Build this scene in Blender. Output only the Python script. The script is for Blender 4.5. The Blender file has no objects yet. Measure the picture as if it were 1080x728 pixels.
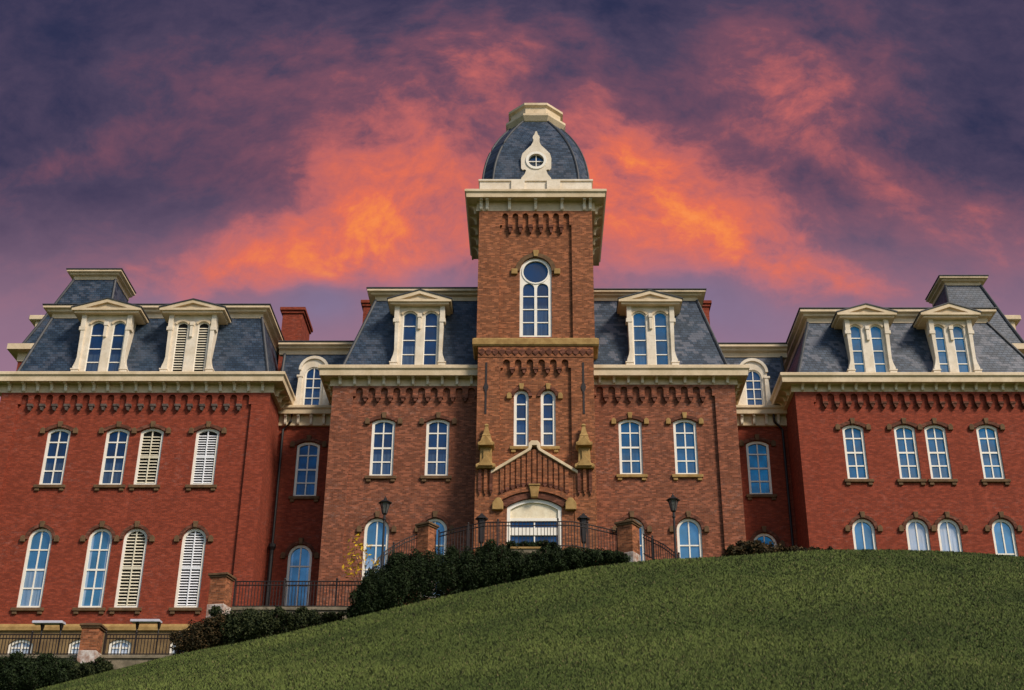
import bpy, bmesh, math, random
import numpy as np
from mathutils import Vector, Matrix
R = math.radians
random.seed(7)
rng = np.random.default_rng(11)
scene = bpy.context.scene
COL = scene.collection

# ------------------------------------------------------------------ camera
F_PX, PITCH, CX, CY, PW = 1375.0, 26.3, 565.0, 364.0, 1080.0
cd = bpy.data.cameras.new('camera')
cam = bpy.data.objects.new('camera', cd)
COL.objects.link(cam)
cam.location = (0, 0, 0)
cam.rotation_euler = (R(90 + PITCH), 0, 0)
cd.sensor_width = 36.0
cd.lens = 36.0 * F_PX / PW
cd.shift_x = -(CX - PW / 2) / PW
cd.clip_start = 0.1
cd.clip_end = 6000
scene.camera = cam

# ------------------------------------------------------------------ light
SUN_AZ, SUN_EL = 134.0, 41.0            # azimuth from +Y towards +X: behind the camera, to the right
scene.view_settings.view_transform = 'Standard'
scene.view_settings.look = 'None'
scene.view_settings.exposure = 0.0
scene.view_settings.gamma = 1.0
sd = bpy.data.lights.new('sun', 'SUN')
sd.energy = 3.9
sd.angle = R(14)
sd.color = (1.0, 0.87, 0.72)
sun = bpy.data.objects.new('sun', sd)
COL.objects.link(sun)
sv = Vector((math.sin(R(SUN_AZ)) * math.cos(R(SUN_EL)), math.cos(R(SUN_AZ)) * math.cos(R(SUN_EL)), math.sin(R(SUN_EL))))
sun.rotation_euler = (-sv).to_track_quat('-Z', 'Y').to_euler()
sun.location = sv * 200

_cp, _sp = math.cos(R(PITCH)), math.sin(R(PITCH))
def P(px, py, Y):
    """measure: the point of the vertical plane y = Y seen at photo pixel (px, py)"""
    v = CY - py
    t = Y / (F_PX * _cp - v * _sp)
    return ((px - CX) * t, (F_PX * _sp + v * _cp) * t)
def PX(px, py, Y): return P(px, py, Y)[0]
def PZ(py, Y): return P(0, py, Y)[1]

# ------------------------------------------------------------------ node helpers
class NT:
    def __init__(s, tree):
        s.t = tree; s.n = tree.nodes; s.l = tree.links
    def new(s, kind, **kw):
        n = s.n.new(kind)
        for k, v in kw.items(): setattr(n, k, v)
        return n
    def put(s, sock, val):
        if hasattr(val, 'links') or isinstance(val, bpy.types.NodeSocket): s.l.new(val, sock)
        elif isinstance(val, (tuple, list)) and len(val) == 3 and sock.type == 'RGBA': sock.default_value = (*val, 1)
        else: sock.default_value = val
    def m(s, op, a, b=0.0, c=0.0, clamp=False):
        n = s.new('ShaderNodeMath', operation=op, use_clamp=clamp)
        s.put(n.inputs[0], a); s.put(n.inputs[1], b); s.put(n.inputs[2], c)
        return n.outputs[0]
    def mix(s, f, a, b, blend='MIX'):
        n = s.new('ShaderNodeMix', data_type='RGBA', blend_type=blend)
        s.put(n.inputs[0], f); s.put(n.inputs[6], a); s.put(n.inputs[7], b)
        return n.outputs[2]
    def noise(s, vec, scale, detail=4, rough=.55, dist=0.0):
        n = s.new('ShaderNodeTexNoise')
        s.put(n.inputs['Vector'], vec); n.inputs['Scale'].default_value = scale
        n.inputs['Detail'].default_value = detail; n.inputs['Roughness'].default_value = rough
        n.inputs['Distortion'].default_value = dist
        return n.outputs['Fac']
    def ss(s, x, a, b):
        n = s.new('ShaderNodeMapRange', interpolation_type='SMOOTHSTEP')
        s.put(n.inputs[0], x); n.inputs[1].default_value = a; n.inputs[2].default_value = b
        return n.outputs[0]
    def ramp(s, x, stops, interp='LINEAR'):
        n = s.new('ShaderNodeValToRGB'); cr = n.color_ramp; cr.interpolation = interp
        while len(cr.elements) < len(stops): cr.elements.new(.5)
        for e, (p, c) in zip(cr.elements, stops): e.position = p; e.color = (*c, 1)
        s.put(n.inputs[0], x)
        return n.outputs[0]
    def xyz(s, vec):
        n = s.new('ShaderNodeSeparateXYZ'); s.put(n.inputs[0], vec); return n.outputs
    def vec(s, x, y, z=0.0):
        n = s.new('ShaderNodeCombineXYZ'); s.put(n.inputs[0], x); s.put(n.inputs[1], y); s.put(n.inputs[2], z); return n.outputs[0]

# ------------------------------------------------------------------ world: clear blue sky behind the camera, sunset cloud bank in front
w = bpy.data.worlds.new('World'); scene.world = w; w.use_nodes = True
g = NT(w.node_tree); g.n.clear()
out = g.new('ShaderNodeOutputWorld'); bg = g.new('ShaderNodeBackground')
g.l.new(bg.outputs[0], out.inputs[0])
sky = g.new('ShaderNodeTexSky', sky_type='NISHITA')
sky.sun_disc = False; sky.sun_elevation = R(SUN_EL); sky.sun_rotation = R(SUN_AZ)
SKY_STRENGTH = 0.12
skyc = g.mix(1.0, sky.outputs[0], (SKY_STRENGTH,) * 3, 'MULTIPLY')
d = g.xyz(g.new('ShaderNodeTexCoord').outputs['Generated'])
yy = g.m('MAXIMUM', d[1], 0.12)
p_ = g.m('DIVIDE', d[0], yy); q_ = g.m('DIVIDE', d[2], yy)
base = g.vec(p_, q_, 0.0)
wn = g.new('ShaderNodeTexNoise'); wn.inputs['Scale'].default_value = 3.2; wn.inputs['Detail'].default_value = 5
g.put(wn.inputs['Vector'], base)
off = g.new('ShaderNodeVectorMath', operation='SUBTRACT'); g.put(off.inputs[0], wn.outputs['Color']); off.inputs[1].default_value = (.5, .5, .5)
sc_ = g.new('ShaderNodeVectorMath', operation='SCALE'); g.put(sc_.inputs[0], off.outputs[0]); sc_.inputs['Scale'].default_value = .13
ad = g.new('ShaderNodeVectorMath', operation='ADD'); g.put(ad.inputs[0], base); g.put(ad.inputs[1], sc_.outputs[0])
wp = g.xyz(ad.outputs[0])
def pq(px, py):
    v = CY - py; yd = F_PX * _cp - v * _sp
    return (px - CX) / yd, (F_PX * _sp + v * _cp) / yd
def blob(px, py, sx, sy, ang, amp):
    """an elongated cloud lit from below: centre, half sizes, tilt"""
    a, b = pq(px, py); k = 1 / 1170.0
    c, s_ = math.cos(R(ang)), math.sin(R(ang))
    dx = g.m('SUBTRACT', wp[0], a); dy = g.m('SUBTRACT', wp[1], b)
    u = g.m('DIVIDE', g.m('ADD', g.m('MULTIPLY', dx, c), g.m('MULTIPLY', dy, s_)), sx * k)
    v = g.m('DIVIDE', g.m('SUBTRACT', g.m('MULTIPLY', dy, c), g.m('MULTIPLY', dx, s_)), sy * k)
    e = g.m('EXPONENT', g.m('MULTIPLY', g.m('ADD', g.m('MULTIPLY', u, u), g.m('MULTIPLY', v, v)), -1.0))
    return g.m('MULTIPLY', e, amp)
BLOBS = [
    (560, 190, 300, 120, 0, .14), (880, 60, 140, 80, -30, .08), (1040, 230, 80, 70, -20, .08),
    (390, 208, 100, 64, 18, .50), (385, 250, 120, 52, 6, .30), (300, 275, 150, 42, 6, .28), (480, 240, 80, 70, 0, .26), (190, 292, 110, 40, 12, .22), (350, 285, 110, 22, 8, .16),
    (470, 100, 110, 60, 35, .27), (540, 70, 120, 60, 0, .15), (430, 45, 160, 60, 20, .10),
    (635, 155, 60, 66, -40, .40), (690, 190, 70, 62, -45, .34), (660, 235, 70, 60, -50, .28), (740, 245, 110, 58, -32, .36), (820, 272, 110, 44, -20, .38), (900, 300, 90, 36, -10, .20), (770, 200, 120, 60, -30, .14),
    (640, 290, 90, 40, 0, .18), (805, 75, 80, 60, -40, .26), (840, 120, 90, 50, -25, .22), (940, 90, 110, 60, -30, .10), (960, 210, 90, 60, -20, .13), (1060, 240, 50, 60, 0, .14), (900, 180, 120, 90, 0, .07),
    (110, 140, 140, 26, 24, .10), (40, 180, 90, 26, 24, .07), (250, 60, 200, 60, 10, .07), (60, 300, 110, 50, 0, .12), (300, 120, 120, 90, 0, .06),
    (90, 60, 90, 90, 0, -.06), (120, 190, 70, 26, 15, -.07), (1020, 100, 60, 130, 0, -.06), (325, 312, 40, 18, 0, -.26), (470, 275, 34, 24, 0, -.14), (740, 305, 70, 26, -20, -.16),
]
O = None
for b in BLOBS:
    e = blob(*b); O = e if O is None else g.m('ADD', O, e)
st = g.vec(wp[0], g.m('MULTIPLY', wp[1], 1.25), 0.3)
n1 = g.noise(st, 8.5, 10, .62, .10)
n2 = g.noise(st, 2.8, 4, .5, .05)
n3 = g.noise(st, 27.0, 8, .66, .12)
nn = g.m('ADD', g.m('MULTIPLY', g.m('SUBTRACT', n1, .5), 1.55), g.m('MULTIPLY', g.m('SUBTRACT', n2, .5), .7))
nn = g.m('ADD', nn, g.m('MULTIPLY', g.m('SUBTRACT', n3, .5), .85))
O2 = g.m('ADD', g.m('MULTIPLY', O, g.m('ADD', .80, g.m('MULTIPLY', nn, .90))), g.m('MULTIPLY', nn, .24))
O2 = g.m('ADD', O2, .17, clamp=True)
def srgb(*c): return tuple(((x / 255 + .055) / 1.055) ** 2.4 for x in c)
cl = g.ramp(O2, [(0.0, srgb(34, 42, 74)), (.10, srgb(50, 52, 82)), (.22, srgb(77, 67, 93)), (.38, srgb(122, 80, 98)),
                 (.55, srgb(188, 101, 101)), (.78, srgb(228, 112, 88)), (.93, srgb(244, 134, 78)), (1.0, srgb(248, 143, 82))])
# lavender haze low over the roofs
hz = g.m('MULTIPLY', g.ss(q_, .68, .45), g.ss(O2, .95, .25))
cl = g.mix(g.m('MULTIPLY', hz, .74), cl, srgb(172, 132, 154))
low = g.m('ADD', g.m('ADD', blob(322, 318, 52, 26, 0, 1.0), blob(745, 312, 85, 34, -15, .85)), g.m('ADD', blob(450, 292, 60, 22, 0, .55), blob(170, 318, 60, 20, 0, .4)))
cl = g.mix(g.m('MULTIPLY', low, g.m('ADD', .55, g.m('MULTIPLY', nn, .5)), clamp=True), cl, srgb(130, 122, 156))
front = g.ss(d[1], -.15, .25)
g.put(bg.inputs[0], g.mix(front, skyc, cl))
bg.inputs[1].default_value = 1.0

# ------------------------------------------------------------------ materials
def tile_cells(t, u, v, w_, h_):
    """random value per brick or slate, and the centre of that piece"""
    row = t.m('FLOOR', t.m('DIVIDE', v, h_))
    off = t.m('MULTIPLY', t.m('FLOORED_MODULO', row, 2.0), .5)
    col = t.m('FLOOR', t.m('SUBTRACT', t.m('DIVIDE', u, w_), off))
    wn_ = t.new('ShaderNodeTexWhiteNoise', noise_dimensions='2D'); t.put(wn_.inputs['Vector'], t.vec(col, row))
    uc = t.m('MULTIPLY', t.m('ADD', t.m('ADD', col, off), .5), w_); vc = t.m('MULTIPLY', t.m('ADD', row, .5), h_)
    return wn_.outputs['Value'], uc, vc
def mat(name, rough=.8, spec=.3):
    m = bpy.data.materials.new(name); m.use_nodes = True
    t = NT(m.node_tree); b = t.n['Principled BSDF']
    b.inputs['Roughness'].default_value = rough
    b.inputs['Specular IOR Level'].default_value = spec
    return m, t, b
def obj_uv(t):
    o = t.xyz(t.new('ShaderNodeTexCoord').outputs['Object'])
    return o, t.m('ADD', o[0], o[1]), o[2]
def mat_noise(name, c1, c2, scale=3.0, rough=.8, spec=.3, fine=None, bump=0.0):
    m, t, b = mat(name, rough, spec)
    co = t.new('ShaderNodeTexCoord').outputs['Object']
    f = t.ss(t.noise(co, scale, 5, .6), .3, .7)
    c = t.mix(f, c1, c2)
    if fine:
        c = t.mix(t.m('MULTIPLY', t.ss(t.noise(co, fine, 3, .6), .45, .75), .35), c, tuple(x * .55 for x in c1))
    t.put(b.inputs['Base Color'], c)
    if bump:
        bp = t.new('ShaderNodeBump'); bp.inputs['Strength'].default_value = bump; bp.inputs['Distance'].default_value = .03
        t.put(bp.inputs['Height'], t.noise(co, (fine or scale) * 2, 4)); t.put(b.inputs['Normal'], bp.outputs[0])
    return m
def mat_brick(name, c1, c2, mortar, bloom=0.0, blotch=.35, bw=.25, rh=.088, speck=.42):
    m, t, b = mat(name, .88, .25)
    o, u, v = obj_uv(t)
    br = t.new('ShaderNodeTexBrick')
    t.put(br.inputs['Vector'], t.vec(u, v))
    br.inputs['Scale'].default_value = 1.0
    br.inputs['Brick Width'].default_value = bw; br.inputs['Row Height'].default_value = rh
    br.inputs['Mortar Size'].default_value = .013; br.inputs['Mortar Smooth'].default_value = .2
    br.inputs['Bias'].default_value = -.1
    t.put(br.inputs['Color1'], c1); t.put(br.inputs['Color2'], c2); t.put(br.inputs['Mortar'], mortar)
    uv = t.vec(u, v)
    big = t.noise(uv, .35, 5, .6)
    dark = tuple(x * .58 for x in c1)
    c = t.mix(t.m('MULTIPLY', t.ss(big, .48, .72), blotch), br.outputs[0], dark)
    # single bricks burnt lighter or darker, in short courses
    cell = t.noise(t.vec(t.m('MULTIPLY', u, 2.4), t.m('MULTIPLY', v, 7.5)), 1.0, 2, .7)
    c = t.mix(t.m('MULTIPLY', t.ss(cell, .55, .78), .55), c, tuple(min(1, x * 1.75 + .012) for x in c2))
    c = t.mix(t.m('MULTIPLY', t.ss(cell, .45, .22), .55), c, tuple(x * .45 for x in c1))
    run = t.noise(t.vec(t.m('MULTIPLY', u, 1.6), t.m('MULTIPLY', v, .14)), 1.0, 5, .65)
    c = t.mix(t.m('MULTIPLY', t.ss(run, .54, .74), .40), c, tuple(x * .42 for x in c1))
    c = t.mix(t.m('MULTIPLY', t.ss(run, .44, .26), .22), c, tuple(min(1, x * 1.5 + .02) for x in c1))
    rv, uc, vc = tile_cells(t, u, v, bw, rh)
    grp = t.noise(t.vec(uc, t.m('MULTIPLY', vc, 2.0)), 1.1, 3, .7)
    rv = t.m('ADD', t.m('MULTIPLY', rv, .72), t.m('MULTIPLY', grp, .28))
    c = t.mix(t.m('MULTIPLY', t.ss(rv, .58, .80), speck), c, tuple(min(1, x * 1.9 + .03) for x in c1))
    c = t.mix(t.m('MULTIPLY', t.ss(rv, .36, .16), speck), c, tuple(x * .35 for x in c1))
    if bloom:
        st = t.noise(t.vec(t.m('MULTIPLY', u, 1.0), t.m('MULTIPLY', v, 1.6)), 2.2, 7, .78)
        reg = t.ss(t.noise(uv, .22, 3, .5), .40, .66)
        c = t.mix(t.m('MULTIPLY', t.m('MULTIPLY', t.ss(st, .5, .72), reg), bloom), c, (.50, .40, .36))
    t.put(b.inputs['Base Color'], c)
    bp = t.new('ShaderNodeBump'); bp.inputs['Strength'].default_value = .35; bp.inputs['Distance'].default_value = .012
    t.put(bp.inputs['Height'], t.m('ADD', t.m('SUBTRACT', 1.0, br.outputs['Fac']), t.m('MULTIPLY', cell, .8)))
    t.put(b.inputs['Normal'], bp.outputs[0])
    return m
def mat_slate(name, pale, diamond=True):
    m, t, b = mat(name, .5, .4)
    o, u, v = obj_uv(t)
    br = t.new('ShaderNodeTexBrick'); t.put(br.inputs['Vector'], t.vec(u, v))
    br.inputs['Scale'].default_value = 1.0; br.inputs['Brick Width'].default_value = .32; br.inputs['Row Height'].default_value = .19
    br.inputs['Mortar Size'].default_value = .018; br.inputs['Mortar Smooth'].default_value = .4
    t.put(br.inputs['Color1'], (.010, .023, .046)); t.put(br.inputs['Color2'], (.036, .062, .105)); t.put(br.inputs['Mortar'], (.006, .009, .014))
    c = br.outputs[0]
    rv, uc, vc = tile_cells(t, u, v, .32, .19)
    tri = lambda s, k, ph: t.m('ABSOLUTE', t.m('SUBTRACT', t.m('FRACT', t.m('ADD', t.m('DIVIDE', s, k), ph)), .5))
    c = t.mix(t.m('MULTIPLY', t.ss(rv, .70, .95), .45), c, (.060, .082, .118))
    c = t.mix(t.m('MULTIPLY', t.ss(rv, .30, .08), .45), c, (.009, .016, .028))
    if diamond:
        dd = t.m('ADD', tri(uc, 2.88, .2), tri(vc, 2.85, .35))
        f = t.m('LESS_THAN', t.m('ABSOLUTE', t.m('SUBTRACT', dd, .5)), .15)
        keep = t.m('GREATER_THAN', t.m('FRACT', t.m('MULTIPLY', rv, 17.3)), .42)
        c = t.mix(t.m('MULTIPLY', t.m('MULTIPLY', f, keep), pale), c, (.135, .140, .175))
    big = t.noise(t.vec(u, v), .5, 4, .6)
    c = t.mix(t.m('MULTIPLY', t.ss(big, .4, .7), .30), c, (.024, .044, .066))
    t.put(b.inputs['Base Color'], c)
    bp = t.new('ShaderNodeBump'); bp.inputs['Strength'].default_value = .6; bp.inputs['Distance'].default_value = .03
    t.put(bp.inputs['Height'], t.m('SUBTRACT', 1.0, br.outputs['Fac'])); t.put(b.inputs['Normal'], bp.outputs[0])
    return m
def mat_glass(name, tint, gloss, folds=0.0, refl=(.6, .8, 1), drape_glare=.5, cloth_glare=(.12, .17, .23), t_low=.42):
    m = bpy.data.materials.new(name); m.use_nodes = True
    t = NT(m.node_tree); b = t.n['Principled BSDF']
    co = t.new('ShaderNodeTexCoord').outputs['Object']
    o = t.xyz(co)
    c = t.mix(t.ss(t.noise(co, .6, 3), .35, .7), tint, tuple(x * .62 for x in tint))
    rnd = t.new('ShaderNodeObjectInfo').outputs['Random']
    gz = t.xyz(t.new('ShaderNodeTexCoord').outputs['Generated'])
    wv = t.noise(t.vec(t.m('MULTIPLY', o[0], 9.0), t.m('MULTIPLY', o[2], .3), t.m('MULTIPLY', rnd, 40.0)), 1.0, 2)
    fold = t.m('ADD', .45, t.m('MULTIPLY', t.ss(wv, .38, .62), .55))
    # curtains hang at the sides or a blind is drawn over the lower sash, different in every window; the pale lower part also paints white reflections into the panes
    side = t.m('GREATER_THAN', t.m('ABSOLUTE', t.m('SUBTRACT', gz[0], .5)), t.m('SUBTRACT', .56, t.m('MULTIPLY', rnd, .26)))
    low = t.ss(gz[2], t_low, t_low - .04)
    cm = t.m('MULTIPLY', t.m('MAXIMUM', side, t.m('MULTIPLY', low, t.m('GREATER_THAN', t.m('FRACT', t.m('MULTIPLY', rnd, 7.3)), .3))), drape_glare)
    c = t.mix(t.m('MULTIPLY', cm, fold), c, cloth_glare)
    c = t.mix(t.m('MULTIPLY', t.m('FRACT', t.m('MULTIPLY', rnd, 13.7)), .45), c, tuple(x * .3 for x in tint))
    t.put(b.inputs['Base Color'], c); b.inputs['Roughness'].default_value = .5
    gl = t.new('ShaderNodeBsdfGlossy'); gl.inputs['Roughness'].default_value = .03; gl.inputs['Color'].default_value = (*refl, 1)
    bp = t.new('ShaderNodeBump'); bp.inputs['Strength'].default_value = .22; bp.inputs['Distance'].default_value = .08
    t.put(bp.inputs['Height'], t.noise(co, 1.1, 2)); t.put(gl.inputs['Normal'], bp.outputs[0])
    mx = t.new('ShaderNodeMixShader'); t.put(mx.inputs[0], t.m('MULTIPLY', gloss, t.m('ADD', .55, t.m('MULTIPLY', t.ss(t.noise(co, .85, 4, .6), .3, .72), .9))))
    t.l.new(b.outputs[0], mx.inputs[1]); t.l.new(gl.outputs[0], mx.inputs[2])
    t.l.new(mx.outputs[0], t.n['Material Output'].inputs[0])
    return m

M = {}
M['brick_red'] = mat_brick('painted red brick', (.275, .047, .019), (.175, .029, .013), (.13, .036, .024), .16, .30, speck=.17)
M['brick_brown'] = mat_brick('weathered brown brick', (.225, .066, .028), (.120, .033, .017), (.18, .095, .065), .30, .30)
M['brick_tower'] = mat_brick('orange brown tower brick', (.265, .085, .030), (.130, .038, .016), (.20, .11, .065), .08, .30)
M['brick_dark'] = mat_brick('dark moulded brick', (.135, .044, .024), (.09, .029, .017), (.08, .04, .025), 0, .3)
M['corbel'] = mat_noise('soot dark corbel stone', (.055, .040, .034), (.13, .095, .08), 4, .9)
M['slate'] = mat_slate('blue slate', .22)
M['slate_pale'] = mat_slate('patterned slate', .62)
M['slate_dome'] = mat_slate('dome slate', .30)
M['cream'] = mat_noise('cream paint', (.70, .56, .385), (.54, .42, .26), .9, .65, .3, 7)
M['cream_white'] = mat_noise('ivory paint', (.76, .68, .56), (.62, .53, .40), 1.3, .6, .3, 8)
M['white'] = mat_noise('white window paint', (.84, .80, .72), (.77, .72, .62), 2, .5, .4)
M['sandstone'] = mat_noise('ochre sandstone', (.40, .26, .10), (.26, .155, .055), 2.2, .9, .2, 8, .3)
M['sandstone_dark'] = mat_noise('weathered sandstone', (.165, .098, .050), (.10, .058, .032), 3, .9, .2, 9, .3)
M['sandstone_muted'] = mat_noise('muted basement sandstone', (.25, .165, .075), (.15, .095, .045), 1.6, .9, .2, 7, .3)
M['stone_grey'] = mat_noise('grey coursed stone', (.24, .20, .14), (.13, .11, .075), 2.5, .9, .2, 10, .4)
M['peeling'] = mat_noise('peeling white plaster', (.62, .58, .54), (.30, .17, .12), 3.5, .9, .2, 8, .3)
M['glass'] = mat_glass('window glass', (.003, .010, .030), .30, 0, (.006, .165, .36))
M['glass_mid'] = mat_glass('brighter window glass', (.004, .030, .070), .32, 0, (.02, .31, .54))
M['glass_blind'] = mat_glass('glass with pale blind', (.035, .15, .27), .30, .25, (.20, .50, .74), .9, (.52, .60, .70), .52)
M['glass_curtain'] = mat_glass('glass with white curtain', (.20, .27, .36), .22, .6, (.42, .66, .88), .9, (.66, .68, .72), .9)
M['black_gap'] = mat_noise('dark interior', (.006, .006, .007), (.012, .011, .01), 3, .9)
M['louvre_white'] = mat_noise('white louvre paint', (.80, .81, .84), (.72, .73, .77), 3, .6)
M['louvre_cream'] = mat_noise('cream louvre paint', (.70, .65, .52), (.60, .54, .40), 3, .6)
M['lead'] = mat_noise('dark lead flashing', (.03, .033, .04), (.055, .058, .065), 2, .6, .4)
M['iron'] = mat_noise('black iron', (.009, .008, .009), (.018, .015, .015), 5, .55, .4)
M['iron_rust'] = mat_noise('dark brown iron', (.020, .011, .010), (.012, .008, .008), 5, .6, .4)
M['lamp_glass'] = mat_noise('smoky lamp glass', (.10, .105, .10), (.05, .052, .05), 6, .15, .5)
M['steel'] = mat_noise('pale grey steel', (.55, .54, .60), (.45, .45, .52), 3, .45, .5)
M['door_panel'] = mat_noise('straw coloured door panel', (.80, .72, .54), (.70, .60, .42), 3, .6, .3, 8)

# ------------------------------------------------------------------ mesh helpers
class MB:
    def __init__(s): s.v = []; s.f = []
    def add(s, verts, faces):
        o = len(s.v); s.v += [tuple(v) for v in verts]; s.f += [tuple(i + o for i in f) for f in faces]
    def box(s, x0, x1, y0, y1, z0, z1):
        s.add([(x0, y0, z0), (x1, y0, z0), (x1, y1, z0), (x0, y1, z0), (x0, y0, z1), (x1, y0, z1), (x1, y1, z1), (x0, y1, z1)],
              [(0, 3, 2, 1), (4, 5, 6, 7), (0, 1, 5, 4), (1, 2, 6, 5), (2, 3, 7, 6), (3, 0, 4, 7)])
    def prism(s, poly, y0, y1):
        """polygon in (x,z) pulled from y0 (front) to y1"""
        n = len(poly)
        s.add([(x, y0, z) for x, z in poly] + [(x, y1, z) for x, z in poly],
              [tuple(range(n)), tuple(range(2 * n - 1, n - 1, -1))] + [(i, i + n, (i + 1) % n + n, (i + 1) % n) for i in range(n)])
    def prism_x(s, poly, x0, x1):
        """polygon in (y,z) pulled along x"""
        n = len(poly)
        s.add([(x0, y, z) for y, z in poly] + [(x1, y, z) for y, z in poly],
              [tuple(range(n)), tuple(range(2 * n - 1, n - 1, -1))] + [(i, i + n, (i + 1) % n + n, (i + 1) % n) for i in range(n)])
    def ring(s, outer, inner, y0, y1):
        """frame between two loops of equal length in (x,z), closed"""
        n = len(outer)
        vs = [(x, y0, z) for x, z in outer] + [(x, y0, z) for x, z in inner] + [(x, y1, z) for x, z in outer] + [(x, y1, z) for x, z in inner]
        fs = []
        for i in range(n):
            j = (i + 1) % n
            fs += [(i, j, n + j, n + i), (2 * n + i, 3 * n + i, 3 * n + j, 2 * n + j), (i, 2 * n + i, 2 * n + j, j), (n + i, n + j, 3 * n + j, 3 * n + i)]
        s.add(vs, fs)
    def band(s, outer, inner, y0, y1):
        """open arch band between two equal polylines"""
        n = len(outer)
        vs = [(x, y0, z) for x, z in outer] + [(x, y0, z) for x, z in inner] + [(x, y1, z) for x, z in outer] + [(x, y1, z) for x, z in inner]
        fs = [(0, n, 3 * n, 2 * n), (n - 1, 3 * n - 1, 4 * n - 1, 2 * n - 1)]
        for i in range(n - 1):
            j = i + 1
            fs += [(i, j, n + j, n + i), (2 * n + i, 3 * n + i, 3 * n + j, 2 * n + j), (i, 2 * n + i, 2 * n + j, j), (n + i, n + j, 3 * n + j, 3 * n + i)]
        s.add(vs, fs)
    def loft(s, rings, cap=True):
        """rings: lists of (x,y,z), equal length, bottom to top"""
        n = len(rings[0]); o = [p for r_ in rings for p in r_]; fs = []
        for k in range(len(rings) - 1):
            for i in range(n):
                j = (i + 1) % n
                fs.append((k * n + i, k * n + j, (k + 1) * n + j, (k + 1) * n + i))
        if cap: fs += [tuple(range(n - 1, -1, -1)), tuple((len(rings) - 1) * n + i for i in range(n))]
        s.add(o, fs)
    def tube(s, pts, r, seg=8, r1=None):
        pts = [Vector(p) for p in pts]; rings = []
        for i, p in enumerate(pts):
            d_ = (pts[min(i + 1, len(pts) - 1)] - pts[max(i - 1, 0)]).normalized()
            a = d_.cross(Vector((0, 0, 1)) if abs(d_.z) < .9 else Vector((1, 0, 0))).normalized(); b = d_.cross(a)
            rr = r if r1 is None else r + (r1 - r) * i / (len(pts) - 1)
            rings.append([tuple(p + a * (rr * math.cos(2 * math.pi * k / seg)) + b * (rr * math.sin(2 * math.pi * k / seg))) for k in range(seg)])
        s.loft(rings)
    def lathe(s, prof, cx, cy, seg=12, ph=0.0):
        s.loft([[(cx + r * math.cos(2 * math.pi * (k + ph) / seg), cy + r * math.sin(2 * math.pi * (k + ph) / seg), z) for k in range(seg)] for r, z in prof])
    def sweep(s, prof, path):
        """closed profile of (out, z) carried along a plan path with mitred corners; outward is to the right of travel"""
        n = len(path); rings = []
        for i, p in enumerate(path):
            nb = []
            for a, b in ((i - 1, i), (i, i + 1)):
                if 0 <= a and b < n:
                    dx, dy = path[b][0] - path[a][0], path[b][1] - path[a][1]; L = math.hypot(dx, dy); nb.append((dy / L, -dx / L))
            if len(nb) == 1: m_ = nb[0]
            else:
                k = 1 + nb[0][0] * nb[1][0] + nb[0][1] * nb[1][1]
                m_ = ((nb[0][0] + nb[1][0]) / k, (nb[0][1] + nb[1][1]) / k)
            rings.append([(p[0] + m_[0] * o, p[1] + m_[1] * o, z) for o, z in prof])
        k = len(prof); vs = [q for r_ in rings for q in r_]; fs = []
        for a in range(n - 1):
            for i in range(k):
                j = (i + 1) % k; fs.append((a * k + i, a * k + j, (a + 1) * k + j, (a + 1) * k + i))
        fs += [tuple(range(k)), tuple((n - 1) * k + i for i in range(k - 1, -1, -1))]
        s.add(vs, fs)
    def build(s, name, m, parent=None, bevel=0.0, smooth=False):
        me = bpy.data.meshes.new(name)
        bm = bmesh.new()
        vs = [bm.verts.new(v) for v in s.v]
        for f in s.f:
            try: bm.faces.new([vs[i] for i in f])
            except ValueError: pass
        bmesh.ops.recalc_face_normals(bm, faces=bm.faces)
        if bevel:
            bmesh.ops.bevel(bm, geom=[e for e in bm.edges if e.is_manifold and e.calc_face_angle(0) > .5], offset=bevel, segments=1, affect='EDGES', clamp_overlap=True)
        if smooth:
            for f in bm.faces: f.smooth = True
        bm.to_mesh(me); bm.free()
        me.materials.append(m)
        return link(name, me, parent)
def link(name, data, parent=None):
    o = bpy.data.objects.new(name, data); COL.objects.link(o)
    if parent is not None:
        o.parent = parent
        root = parent
        while root.parent: root = root.parent
        if parent.type == 'EMPTY': o.matrix_parent_inverse = Matrix.Translation(-parent.location)
    return o
def local(o):
    o.matrix_parent_inverse = Matrix.Identity(4); return o
def tag(o, label=None, cat=None, group=None, kind=None):
    for k, v in (('label', label), ('category', cat), ('group', group), ('kind', kind)):
        if v: o[k] = v
    return o
def empty(name, loc, label, cat, group=None, rz=0):
    o = bpy.data.objects.new(name, None); COL.objects.link(o); o.location = loc; o.rotation_euler = (0, 0, rz)
    return tag(o, label, cat, group)
def copy_tree(o, parent=None):
    c = o.copy(); COL.objects.link(c)
    if parent: c.parent = parent
    for ch in list(o.children): copy_tree(ch, c)
    return c

def arc_top(w, h, rise, n=12):
    """points of the arched top from right spring to left spring"""
    Rr = (w * w / 4 + rise * rise) / (2 * rise); zc = h - Rr
    a = math.asin(min(1, w / 2 / Rr))
    if rise >= w / 2 - 1e-6: a = math.pi / 2
    return [(Rr * math.sin(a - 2 * a * i / n), zc + Rr * math.cos(a - 2 * a * i / n)) for i in range(n + 1)]
def outline(w, h, rise, n=12):
    return [(-w / 2, 0), (w / 2, 0)] + arc_top(w, h, rise, n)
def shift(pts, dx, dz): return [(x + dx, z + dz) for x, z in pts]
def inset(w, h, rise, t, n=12):
    r2 = rise - t if rise >= w / 2 - 1e-6 else rise * (w - 2 * t) / w
    return shift(outline(w - 2 * t, h - 2 * t, max(r2, .02), n), 0, t)

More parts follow.
